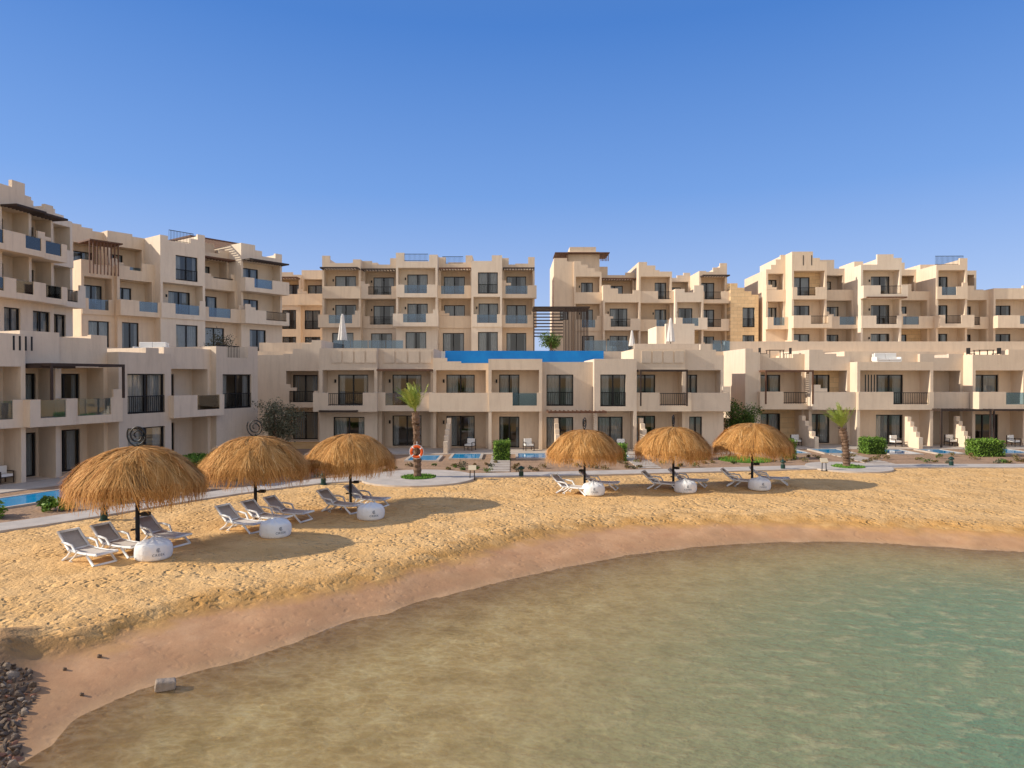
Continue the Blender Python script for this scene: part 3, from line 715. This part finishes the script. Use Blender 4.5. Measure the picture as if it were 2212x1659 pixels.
def tree(x,y,h,r,mat,label,z=0,n=5000):
    rt=empty('tree',(x,y,z),label=label,category="tree")
    k=MB(); tips=[]
    k.tube([(0,0,0),(.05,0,h*.2),(.0,.05,h*.42)],[.13,.10,.08])
    for i in range(9):
        a=i*2.4; L_=random.uniform(.6,1)*r; e_=(math.cos(a)*L_*.8,math.sin(a)*L_*.8,h*random.uniform(.6,.95)); mid=(e_[0]*.45,e_[1]*.45,h*.55)
        k.tube([(0,0,h*random.uniform(.15,.4)),mid,e_],[.06,.04,.015],6); tips+= [e_,mid]
    k.obj('trunk',[BARK],rt,smooth=True)
    C=[]
    for tpt in tips:
        for _ in range(4):
            c=np.array(tpt)+rng.normal(0,.28*r,3)*np.array([1,1,.7]); q=rng.normal(0,.16*r,(n//(len(tips)*4),3)); C.append(c+q)
    C=np.vstack(C); C[:,2]=np.clip(C[:,2],.15*h,None); mkobj('crown',leaves(C,.07,[mat]),rt)
x,y=bx(604,47),46.5; tree(x,y,3.3,1.3,OLIVE,"grey-green olive tree in front of beige wall")
tree(bx(1597,52),52,3.2,1.3,LEAF,"dark bushy tree in the gap between houses",n=6000)
tree(bx(1190,66),66,1.9,.9,LEAF,"dark green bushy tree on raised terrace",z=7.38,n=3000)
tree(bx(475,56),56,2.2,.9,OLIVE,"small bare olive tree on roof terrace",z=6.4,n=1200)
def palm(x,y,H,fl,nf,label,lean=0.0,spread=1.0):
    rt=empty('palm_tree',(x,y,0.05),label=label,category="tree")
    k=MB(); pts=[];rr=[]
    for i in range(26):
        z=H*i/25; pts.append((lean*z*z/H,0,z)); rr.append((.2-.05*i/25)*(1.12 if i%2 else .92)+(0.05 if i>19 else 0))
    k.tube(pts,rr,12); 
    for i in range(90):
        z=H*(.15+.85*random.random()); a=random.uniform(0,6.28); r0=.17
        c=Vector((lean*z*z/H+math.cos(a)*r0,math.sin(a)*r0,z)); o_=Vector((math.cos(a),math.sin(a),1.6)).normalized()*.16; s_=Vector((-math.sin(a),math.cos(a),0))*.05
        k.quad(c-s_,c+s_,c+s_*.5+o_,c-s_*.5+o_)
    k.obj('trunk',[BARK],rt)
    V=[];sh=[]; top=Vector((lean*H,0,H))
    for i in range(nf):
        a=i*2.399+random.uniform(-.2,.2); el=math.radians(random.uniform(40,85)) ; L_=fl*random.uniform(.8,1.1)
        out=Vector((math.cos(a),math.sin(a),0))*spread; d=(out*math.cos(el)+Vector((-.12,0,math.sin(el)))).normalized(); p=top.copy(); prev=p.copy(); seg=16; bs=random.random()
        side=Vector((-math.sin(a),math.cos(a),0))
        for s in range(seg):
            t_=s/seg; d=(d+Vector((-.015,0,-.06*t_*1.4))).normalized(); q=p+d*L_/seg
            w=.012*(1-t_)+.004; V+=[p-side*w,p+side*w,q+side*w*.8,q-side*w*.8]; sh+=[bs*.5+.4]*4
            if s>2:
                nn_=d.cross(side).normalized()
                for sd in (-1,1):
                    for hh in (0,.5):
                        ll=L_*.26*math.sin(math.pi*(.15+.8*t_))*random.uniform(.8,1.1); dd=(side*sd*.65+d*.85+nn_*random.uniform(-.35,.1)).normalized(); b0=p+(q-p)*hh; tip=b0+dd*ll+Vector((0,0,-.1*ll)); wd=d*.016
                        mid=b0+dd*ll*.5
                        V+=[b0-wd,mid-wd*1.2,tip,mid+wd*1.2]; sh+=[min(1,max(0,bs*.6+random.uniform(0,.4)))]*4
            p=q
    mkobj('crown',quads_mesh('crown',[tuple(v) for v in V],sh,[PALML]),rt)
    return rt
palm(-4.85,35.6,3.35,1.55,22,"young palm with upright fronds and lifebuoy on its trunk",lean=-.03,spread=.72)
palm(19.2,39.8,2.2,1.5,21,"short palm with feathery fronds in paved circle",lean=-.12,spread=.85)
ORG=pmat('orange_plastic',(.80,.13,.025),rough=.4); WHP=pmat('white_plastic',(.84,.84,.83),(.78,.78,.77),scale=3,rough=.4)
lb=empty('lifebuoy',(-4.85,35.28,1.42),label="orange lifebuoy ring hung on palm trunk",category="lifebuoy")
k=MB(); k.tube([(.27*math.cos(a),0,.27*math.sin(a)) for a in [2*math.pi*i/32 for i in range(33)]],.07,10,cap=False); k.obj('ring',[ORG],lb,smooth=True)
k=MB()
for j in range(4):
    a0=j*math.pi/2+.7; k.tube([(.27*math.cos(a0+d_),0,.27*math.sin(a0+d_)) for d_ in (-.1,0,.1)],.074,10)
k.obj('reflective_band',[WHP],lb,smooth=True)
k=MB(); k.tube([(.36*math.cos(a),-.03,.36*math.sin(a)) for a in [2*math.pi*i/24 for i in range(25)]],.012,6,cap=False); k.tube([(0,.05,.3),(0,.12,.5)],.015,6); k.obj('rope',[WHP],lb)
# ------------------------------------------------------------------ thatched umbrella
m,t,b,o=nt('thatch'); L=t.links
a=N(t,'ShaderNodeAttribute',attribute_name='shade'); r=ramp(a.outputs['Fac'],[(0,(.26,.11,.028)),(.45,(.58,.285,.08)),(.8,(.75,.42,.14)),(1,(.90,.60,.27))]); L.new(r,b.inputs['Base Color']); b.inputs['Roughness'].default_value=.7; b.inputs['Specular IOR Level'].default_value=.2
THATCH=m; THBASE=pmat('thatch_base',(.30,.15,.05),(.20,.10,.035),scale=8,rough=.95)
def prof(s):
    R=1.74
    if s<1: 
        return R*s**.9, 2.92-.26*s-.68*(s**2.8)
    q=s-1; return R+.12*math.sin(min(q*5,1.6)), 1.98-q*2.1
def make_umbrella(seed):
    R_=random.Random(seed)
    rt=empty('thatched_umbrella',(0,0,0),label="golden straw thatched beach umbrella on dark post over loungers",category="beach umbrella",group="thatched beach umbrellas")
    k=MB(); seg=48
    pr_=[prof(s) for s in (0.001,.1,.25,.4,.55,.7,.85,1.0,1.06)]
    k.lathe([(r_,z_-.03) for r_,z_ in pr_],seg); k.lathe([(r_*.97,z_-.14) for r_,z_ in pr_][::-1],seg)
    k.obj('canopy_frame',[THBASE],rt,smooth=True)
    n=12500; V=[];sh=[]
    ph=[R_.uniform(0,6.28) for _ in range(6)]
    for i in range(n):
        a=R_.uniform(0,6.283); s0=R_.random()**.55
        if i<1200: s0=R_.uniform(0,.35)
        loose=i>10500
        if loose: s0=R_.uniform(.55,1.0)
        ln=R_.uniform(.22,.5); lift=R_.uniform(.0,.09)*(2.6 if loose else 1); w=R_.uniform(.003,.0075)
        lump=.5*math.sin(5*a+ph[0]+s0*3)+.5*math.sin(9*a+ph[1]-s0*5)+.4*math.sin(17*a+ph[2])
        sw=R_.gauss(0,.13)+.16*math.sin(3*a+ph[3]+s0*4)+.10*math.sin(8*a+ph[4])
        c0=R_.random(); tuft=.5+.5*math.sin(a*14+s0*12+ph[5]); prev=None; segn=4; fr_=R_.uniform(.4,1.7)
        for j in range(segn+1):
            s_=min(s0+ln*j/segn,1.0+.21*fr_+.06*lump)
            r_,z_=prof(s_); aa=a+sw*(j/segn)*(1.2-s0*.6)+(0.02*math.sin(j+a*30)); z_+=lift*(j/segn)*(.8 if s_<1 else .3)+.01+.06*lump*min(1,s_*1.3)
            r_+=R_.uniform(-.01,.01)+(lift*.9 if s_>=1 else 0)+.06*lump*s_
            p=(r_*math.cos(aa),r_*math.sin(aa),z_); sd=(-math.sin(aa)*w,math.cos(aa)*w,R_.uniform(-.3,.3)*w)
            cur=((p[0]-sd[0],p[1]-sd[1],p[2]-sd[2]),(p[0]+sd[0],p[1]+sd[1],p[2]+sd[2]))
            if prev: V+=[prev[0],prev[1],cur[1],cur[0]]; sh+=[min(1,max(0,.12+.5*c0+.38*tuft-(.12 if s_>1.1 else 0)))]*4
            prev=cur
    mkobj('thatch_canopy',quads_mesh('thatch_canopy',V,sh,[THATCH]),rt)
    k=MB(); k.tube([(0,0,-.3),(0,0,1.2),(0,0,2.8)],[.065,.06,.05],12); k.obj('post',[RAIL],rt,smooth=True)
    k=MB(); k.tube([(0,0,.98),(.14,0,.98),(.26,0,1.0)],.035,8); k.box(.14,.36,-.09,.09,.94,1.04); k.tube([(0,0,.55),(-.2,0,.52)],.03,8); k.obj('bracket',[RAIL],rt)
    k=MB()
    for i in range(8):
        a=i*math.pi/4; k.tube([(0,0,1.75),(1.1*math.cos(a),1.1*math.sin(a),2.35)],.018,6)
    k.obj('rib',[DWOOD],rt)
    return rt
def finial():
    k=MB(); k.tube([(0,0,-.15),(0,0,.06)],.02,6)
    P_=[]
    for i in range(56):
        th=math.radians(-90+i*12.5); r_=.25*(1-i/62)**.8+.02; P_.append((r_*math.cos(th),0,.30+r_*math.sin(th)*1.05))
    k.tube(P_,.024,6)
    P_=[(.30*math.cos(math.radians(a_)),0,.32+.34*math.sin(math.radians(a_))) for a_ in range(150,281,10)]
    k.tube(P_,.022,6)
    return k.mesh('finial',[RAIL])
FIN=finial()
UV=[make_umbrella(1),make_umbrella(2),make_umbrella(3)]
umb=[(-11.4,21.1,1.02,1.06,True),(-9.4,25.4,1.0,1.04,True),(-6.5,27.9,.94,1.0,False),(3.33,31.8,.90,.96,True),(7.56,32.5,.93,.985,True),(11.6,33.5,.96,1.02,False)]
UL=[]
for i,(x,y,sr,sz,fin) in enumerate(umb):
    if i<3: u=UV[i]; u.location=(x,y,0); u.scale=(sr,sr,sz); rz=0
    else: rz=i*1.3; u=copything(UV[i-3],(x,y,0),rz,(sr,sr,sz))
    UL.append((u,rz,fin))
for i,(u,rz,fin) in enumerate(UL):
    u['label']="golden straw thatched beach umbrella with black spiral finial" if fin else "golden straw thatched beach umbrella without finial"
    if fin:
        f=mkobj('finial',FIN,u,(0,0,2.95)); f.rotation_euler=(0,0,-rz+(1.15 if i>2 else 0))
# ------------------------------------------------------------------ loungers
SLING=pmat('sling_fabric',(.74,.68,.61),(.67,.61,.55),scale=14,rough=.85,coord='obj'); SLING2=pmat('sling_fabric_back',(.52,.475,.43),(.45,.41,.375),scale=14,rough=.85,coord='obj')
def make_lounger():
    rt=empty('sun_lounger',(0,0,0),label="white plastic sun lounger with taupe sling and raised back",category="sun lounger",group="sun loungers under umbrellas")
    k=MB(); W=.29
    for s in (-1,1):
        y=s*W
        k.tube([(-.28,y,.33),(.1,y,.30),(.6,y,.30),(.98,y,.33)],.036,8)
        k.tube([(-.28,y,.33),(-.54,y,.55),(-.80,y,.78)],.036,8)
        k.tube([(-.15,y*1.08,.31),(-.3,y*1.1,.16),(-.52,y*1.12,.02)],[.038,.033,.036],8)
        k.tube([(.55,y*1.08,.30),(.72,y*1.1,.16),(.9,y*1.12,.02)],[.038,.033,.036],8)
        k.tube([(.15,y*1.08,.30),(-.02,y*1.1,.15),(-.2,y*1.1,.03),(-.1,y*1.1,.02)],.026,8)
        k.tube([(-.54,y*1.15,.53),(-.3,y*1.22,.53),(-.05,y*1.2,.50),(.08,y*1.12,.32)],[.025,.036,.036,.028],8)
    for (x,z) in ((.98,.33),(-.28,.33),(-.80,.78),(-.52,.03),(.9,.03)): k.tube([(x,-W-.02,z),(x,W+.02,z)],.036,8)
    k.obj('frame',[WHP],rt,smooth=True)
    def sling(pts,name,mat):
        k=MB(); n=len(pts)
        for i,(x,z) in enumerate(pts):
            for j in range(7):
                y=-W+.04+(2*W-.08)*j/6; k.v.append((x,y,z-.03*(1-(y/W)**2)))
        for i in range(n-1):
            for j in range(6): q=i*7+j; k.f.append((q,q+1,q+8,q+7)); k.m.append(0)
        me=k.obj(name,[mat],rt,smooth=True); md=me.modifiers.new('s','SOLIDIFY'); md.thickness=.01
    sling([(-.26,.35),(0,.325),(.3,.315),(.6,.32),(.95,.35)],'seat',SLING)
    sling([(-.29,.36),(-.44,.48),(-.60,.61),(-.79,.79)],'backrest',SLING2)
    return rt
LG=make_lounger()
lpos=[(-12.1,19.65,-27),(-11.65,20.5,-25),(-11.0,21.7,-24),(-9.3,23.6,-27),(-8.75,24.5,-24),(-8.25,25.35,-22),(-6.75,26.9,-27),(-5.95,28.1,-20),(2.6,31.1,-30),(4.0,32.4,-18),(6.9,32.3,-24),(8.35,33.2,-22),(10.85,33.1,-26),(12.45,33.8,-18)]
for i,(x,y,a) in enumerate(lpos):
    if i==0: LG.location=(x,y,0); LG.rotation_euler=(0,0,math.radians(a))
    else: copything(LG,(x,y,0),math.radians(a))
# ------------------------------------------------------------------ bean bags with lettering
BAG=pmat('bean_bag_cloth',(.84,.84,.83),(.76,.76,.76),scale=2.5,rough=.85,bump=.5,bscale=6,bdist=.08,coord='obj'); NAVY=pmat('navy_print',(.05,.07,.11),rough=.7)
def make_bag():
    rt=empty('bean_bag',(0,0,0),label="white round bean bag with navy CREEK lettering on sand",category="bean bag",group="white bean bags")
    k=MB(); seg=40; P_=[(.38,.0),(.48,.025),(.51,.09),(.52,.22),(.51,.34),(.49,.43),(.44,.49),(.33,.53),(.20,.555),(.09,.57),(.02,.59)]
    for (r_,z_) in P_:
        for j in range(seg):
            a=2*math.pi*j/seg; q=r_*(1+.022*math.sin(3*a+z_*8)+(.035*math.sin(10*a) if z_>.44 else 0)); k.v.append((q*math.cos(a),q*math.sin(a),z_+(.014*math.sin(10*a+1) if z_>.47 else 0)+.012*math.sin(2*a)*(z_>.3)))
    for i in range(len(P_)-1):
        for j in range(seg): a=i*seg+j;b=i*seg+(j+1)%seg; k.f.append((a,b,b+seg,a+seg)); k.m.append(0)
    bo=k.obj('cushion',[BAG],rt,smooth=True); md=bo.modifiers.new('s','SUBSURF'); md.levels=1; md.render_levels=1
    k=MB(); k.tube([(-.09,0,.56),(-.05,0,.62),(.05,0,.62),(.09,0,.56)],.014,6); k.obj('handle',[BAG],rt,smooth=True)
    cu=bpy.data.curves.new('t','FONT'); cu.body="CREEK"; cu.size=.10; cu.align_x='CENTER'; cu.space_character=1.25
    to=bpy.data.objects.new('t',cu); COL.objects.link(to); bpy.context.view_layer.update()
    dg=bpy.context.evaluated_depsgraph_get(); me=bpy.data.meshes.new_from_object(to.evaluated_get(dg)); bpy.data.objects.remove(to)
    R=.536
    for v in me.vertices:
        x,z=v.co.x,v.co.y+.17; a=x/R; v.co=(R*math.sin(a),-R*math.cos(a),z)
    me.materials.clear(); me.materials.append(NAVY); me.name='lettering'; mkobj('lettering',me,rt)
    k=MB()
    for r_,a0,a1 in ((.055,60,330),(.036,40,300),(.016,0,360)):
        n=20
        for i in range(n):
            A0=math.radians(a0+(a1-a0)*i/n);A1=math.radians(a0+(a1-a0)*(i+1)/n); q=[]
            for rr,AA in ((r_-.005,A0),(r_+.005,A0),(r_+.005,A1),(r_-.005,A1)):
                x=rr*math.cos(AA);z=.34+rr*math.sin(AA); a=x/R; q.append((R*math.sin(a),-R*math.cos(a),z))
            k.quad(*q)
    k.obj('emblem',[NAVY],rt)
    return rt
BG=make_bag()
for i,(x,y,a) in enumerate([(-10.3,19.9,42),(-7.75,22.7,38),(-5.2,25.5,25),(3.6,30.7,0),(7.85,31.4,0),(11.45,32.1,0)]):
    a=math.radians(a); s=(.98,.98,1.0)
    if i==0: BG.location=(x,y,-.01); BG.rotation_euler=(0,0,a); BG.scale=s
    else: copything(BG,(x,y,-.01),a,s)
# ------------------------------------------------------------------ bollard lights, signs
GRN=pmat('dark_green_metal',(.012,.045,.036),rough=.5)
bl=empty('bollard_light',(0,0,0),label="small dark green garden bollard light beside path",category="bollard light",group="garden bollard lights")
k=MB(); k.lathe([(.01,0),(.17,0),(.17,.04),(.12,.06),(.12,.3),(.01,.3)],16); k.obj('base',[GRN],bl)
k=MB(); k.lathe([(.01,.3),(.09,.3),(.09,.42),(.01,.42)],16); k.obj('lens',[pmat('lens',(.1,.12,.11),rough=.2)],bl)
k=MB(); k.lathe([(.15,.42),(.17,.44),(.13,.52),(.05,.58),(.005,.59)],16); k.obj('cap',[GRN],bl,smooth=True)
bp_=[(223,1125),(698,1047),(1126,1031),(1692,1015),(2056,1008)]
for i,(b0,e0) in enumerate(bp_):
    x,y=GP(b0,e0)
    if i==0: bl.location=(x,y,0)
    else: copything(bl,(x,y,0))
CREAM=pmat('cream_panel',(.6,.52,.38),rough=.5)
def sign(b0,e0):
    x,y=GP(b0,e0); r=empty('sign_stand',(x,y,0),label="small dark information stand with cream tilted panel",category="sign",group="information stands")
    k=MB(); k.tube([(-.12,0,0),(-.1,0,.55)],.025,8); k.tube([(.12,0,0),(.1,0,.55)],.025,8); k.box(-.16,.16,-.08,.08,0,.03); k.obj('stand',[RAIL],r)
    k=MB(); k.v=[(-.2,-.1,.5),(.2,-.1,.5),(.2,.08,.72),(-.2,.08,.72),(-.2,-.07,.47),(.2,-.07,.47),(.2,.11,.69),(-.2,.11,.69)]
    k.f=[(0,1,2,3),(7,6,5,4),(0,4,5,1),(1,5,6,2),(2,6,7,3),(3,7,4,0)];k.m=[0]*6; k.obj('panel',[CREAM],r)
sign(1020,1036); sign(1781,1018)
# ------------------------------------------------------------------ rocks
ROCK=[pmat('rock_dark',(.15,.105,.075),(.25,.185,.135),scale=4,rough=.95,bump=.8,bscale=10,bdist=.04,coord='obj'),pmat('rock_grey',(.30,.23,.17),(.44,.35,.27),scale=4,rough=.95,bump=.8,bscale=10,bdist=.04,coord='obj'),pmat('rock_red',(.30,.13,.08),(.42,.21,.13),scale=4,rough=.9,bump=.6,bscale=10,coord='obj')]
import bmesh
def rockmesh(mi):
    bm=bmesh.new(); bmesh.ops.create_icosphere(bm,subdivisions=2,radius=1)
    pl=[(Vector(rng.normal(size=3)).normalized(),rng.uniform(.4,.75)) for _ in range(10)]
    for v in bm.verts:
        for n_,d_ in pl:
            s_=v.co.dot(n_)
            if s_>d_: v.co-=n_*(s_-d_)
    me=bpy.data.meshes.new('rock'); bm.to_mesh(me); bm.free(); me.materials.append(ROCK[mi]); return me
RM=[rockmesh(i) for i in (0,0,1,1,0,2)]
def tz(x,y):
    z,_,_=terrain(np.array([[x]]),np.array([[y]])); return float(z[0,0])
rk=[]; tries=0
while len(rk)<292 and tries<14000:
    tries+=1
    x=random.uniform(-9.9,-7.0); y=random.uniform(9.0,12.9)
    lim=-7.4-.62*max(0,y-10.4)-.12*math.sin(y*3)
    if x>lim: continue
    if x<-.70*y-.6: continue
    if y>12.4+.3*(x+10): continue
    s=random.choice([random.uniform(.04,.06),random.uniform(.055,.085),random.uniform(.07,.12)])
    if any((x-a)**2+(y-b)**2<((s+c)*.68)**2 for a,b,c in rk): continue
    rk.append((x,y,s)); mi=random.choice([0,1,2,3,4,0,1,4,3,4,5])
    edge=min(1,max(0,(lim-x)/1.0))
    o_=mkobj('rock',RM[mi],None,(x,y,tz(x,y)+s*.2+.03*edge),(random.random()*6,random.random()*.5,random.random()*6),label={0:"dark grey-brown angular rock on muddy shore",1:"light grey-brown angular rock on muddy shore",2:"reddish brown angular rock on muddy shore"}[[0,0,1,1,0,2][mi]],category="rock",group="rocks at the water's edge")
    o_.scale=(s*random.uniform(.9,1.7),s,s*random.uniform(.45,.85))
k=MB(); k.box(-.17,.17,-.1,.1,-.04,.15); bo=k.obj('stone_block',[ROCK[1]],None,label="single pale square stone block at the water's edge",category="rock"); bo.location=(-6.35,12.65,-.48); bo.rotation_euler=(.1,.12,.5); md=bo.modifiers.new('b','BEVEL'); md.width=.03; md.segments=2
for (x,y,s) in ((-8.0,13.4,.06),(-8.35,12.9,.05),(-7.6,12.2,.05)):
    o_=mkobj('rock',RM[0],None,(x,y,tz(x,y)+s*.3),(1,0,2),label="small dark stone on wet sand",category="rock"); o_.scale=(s,)*3
# terrace furniture
WHF=pmat('outdoor_white',(.78,.76,.72),rough=.7)
def sofa(x,y,z):
    r=empty('outdoor_sofa',(x,y,z),label="white outdoor sofa on roof terrace",category="sofa",group="roof terrace furniture")
    k=MB(); k.box(-.9,.9,-.4,.4,.1,.3); k.box(-.9,.9,.32,.42,.3,.85); k.box(-.95,-.85,-.4,.4,.3,.6);k.box(.85,.95,-.4,.4,.3,.6)
    for sx in (-.85,.8):
        for sy in (-.38,.33): k.box(sx,sx+.05,sy,sy+.05,0,.1)
    k.obj('frame',[WHF],r)
    k=MB(); k.box(-.84,.0,-.4,.3,.31,.47); k.box(.01,.84,-.4,.3,.31,.47); k.box(-.84,.0,.15,.31,.48,.9); k.box(.01,.84,.15,.31,.48,.9); o_=k.obj('cushion',[WHF],r); md=o_.modifiers.new('b','BEVEL'); md.width=.04; md.segments=3
sofa(bx(305,42),43.2,6.5); sofa(bx(1900,54),53.0,6.15)
def tset(x,y,z):
    r=empty('dining_set',(x,y,z),label="dark outdoor table with chairs on roof terrace",category="table",group="roof terrace dining sets")
    k=MB(); k.box(-.6,.6,-.4,.4,.7,.74)
    for sx in (-.55,.5):
        for sy in (-.35,.3): k.box(sx,sx+.05,sy,sy+.05,0,.7)
    k.obj('table_top',[DWOOD],r)
    for cx in (-1.0,1.0):
        k=MB(); s_=1 if cx>0 else -1
        k.box(cx-.22,cx+.22,-.22,.22,.42,.46)
        k.box(cx+s_*.2-.02,cx+s_*.2+.02,-.22,.22,.46,.9)
        for sx in (-.2,.17):
            for sy in (-.2,.17): k.box(cx+sx,cx+sx+.03,sy,sy+.03,0,.42)
        k.obj('chair',[RAIL],r)
tset(bx(478,50),49.5,6.5); tset(bx(1677,54),54.3,6.6); tset(bx(2130,54),54.3,6.6)
def armchair(x,y,rot):
    r=empty('patio_armchair',(x,y,.09),rot,label="patio armchair with pale cushion beside glass door",category="chair",group="patio armchairs")
    k=MB()
    for sx in (-.32,.28):
        k.box(sx,sx+.04,-.32,-.28,0,.55);k.box(sx,sx+.04,.28,.32,0,.8);k.box(sx,sx+.04,-.32,.32,.55,.59)
    k.box(-.28,.28,-.3,.3,.28,.32); k.box(-.28,.28,.28,.32,.32,.8); k.obj('frame',[DWOOD],r)
    k=MB(); k.box(-.27,.27,-.3,.26,.33,.45); k.box(-.27,.27,.14,.27,.46,.82); k.obj('cushion',[WHF],r)
for b0,d,a in ((1015,48.6,-.4),(1142,48.5,.3),(1342,48.2,0),(1720,51.8,0),(1935,51.2,.3),(2055,51.8,0),(2190,51.5,.4),(5,33.5,1.2)):
    armchair(bx(b0,d),d,a)
# ------------------------------------------------------------------ light, sky, camera
EL=math.radians(28); hd=Vector((.985,.09,0)).normalized(); v=Vector((hd.x*math.cos(EL),hd.y*math.cos(EL),-math.sin(EL)))
sd=bpy.data.lights.new('Sun','SUN'); sd.energy=4.9; sd.angle=math.radians(.5); sd.color=(1,.90,.75)
so=bpy.data.objects.new('Sun',sd); COL.objects.link(so); so.rotation_euler=v.to_track_quat('-Z','Y').to_euler(); so.location=(-50,20,60)
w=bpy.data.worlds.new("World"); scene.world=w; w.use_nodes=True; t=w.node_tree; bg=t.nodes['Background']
sky=t.nodes.new('ShaderNodeTexSky'); sky.sky_type='NISHITA'; sky.sun_disc=False; sky.sun_elevation=EL; sky.sun_rotation=math.atan2(-v.x,-v.y); sky.ozone_density=2.0; sky.dust_density=.6; sky.air_density=1.0
L=t.links
tc=t.nodes.new('ShaderNodeTexCoord'); sp=t.nodes.new('ShaderNodeSeparateXYZ'); L.new(tc.outputs['Generated'],sp.inputs[0])
cr=t.nodes.new('ShaderNodeValToRGB'); e_=cr.color_ramp.elements
stops=[(0,(.48,.59,.91)),(.10,(.38,.52,.89)),(.25,(.165,.355,.82)),(.45,(.055,.215,.67)),(1,(.16,.24,.44))]
while len(e_)<len(stops): e_.new(.5)
for i,(p_,c) in enumerate(stops): e_[i].position=p_; e_[i].color=c4(c)
L.new(sp.outputs['Z'],cr.inputs['Fac'])
# warm pale fill added to the sky behind the camera to brighten facades
fill_r=t.nodes.new('ShaderNodeMapRange'); fill_r.interpolation_type='SMOOTHSTEP'
for k_,v_ in zip(('From Min','From Max','To Min','To Max'),(.1,-.8,0,.85)): fill_r.inputs[k_].default_value=v_
L.new(sp.outputs['Y'],fill_r.inputs['Value'])
fill_mx=t.nodes.new('ShaderNodeMix'); fill_mx.data_type='RGBA'; L.new(fill_r.outputs['Result'],fill_mx.inputs['Factor']); L.new(cr.outputs['Color'],fill_mx.inputs['A']); fill_mx.inputs['B'].default_value=(.98,.90,.82,1)
sc2=t.nodes.new('ShaderNodeVectorMath'); sc2.operation='SCALE'; sc2.inputs['Scale'].default_value=1/.15; L.new(fill_mx.outputs['Result'],sc2.inputs[0])
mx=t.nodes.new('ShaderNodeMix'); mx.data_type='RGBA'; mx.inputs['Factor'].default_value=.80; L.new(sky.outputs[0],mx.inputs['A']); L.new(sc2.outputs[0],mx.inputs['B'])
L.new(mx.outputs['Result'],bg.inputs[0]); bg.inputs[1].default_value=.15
cd=bpy.data.cameras.new('Camera'); cam=bpy.data.objects.new('Camera',cd); COL.objects.link(cam)
cam.location=(0,0,CAMZ); cam.rotation_euler=(math.radians(90-.55),0,0); cd.sensor_width=36; cd.lens=36*1500/2212; cd.clip_end=6000; cd.clip_start=.1
scene.camera=cam
scene.view_settings.view_transform='Standard'; scene.view_settings.look='None'; scene.view_settings.exposure=0
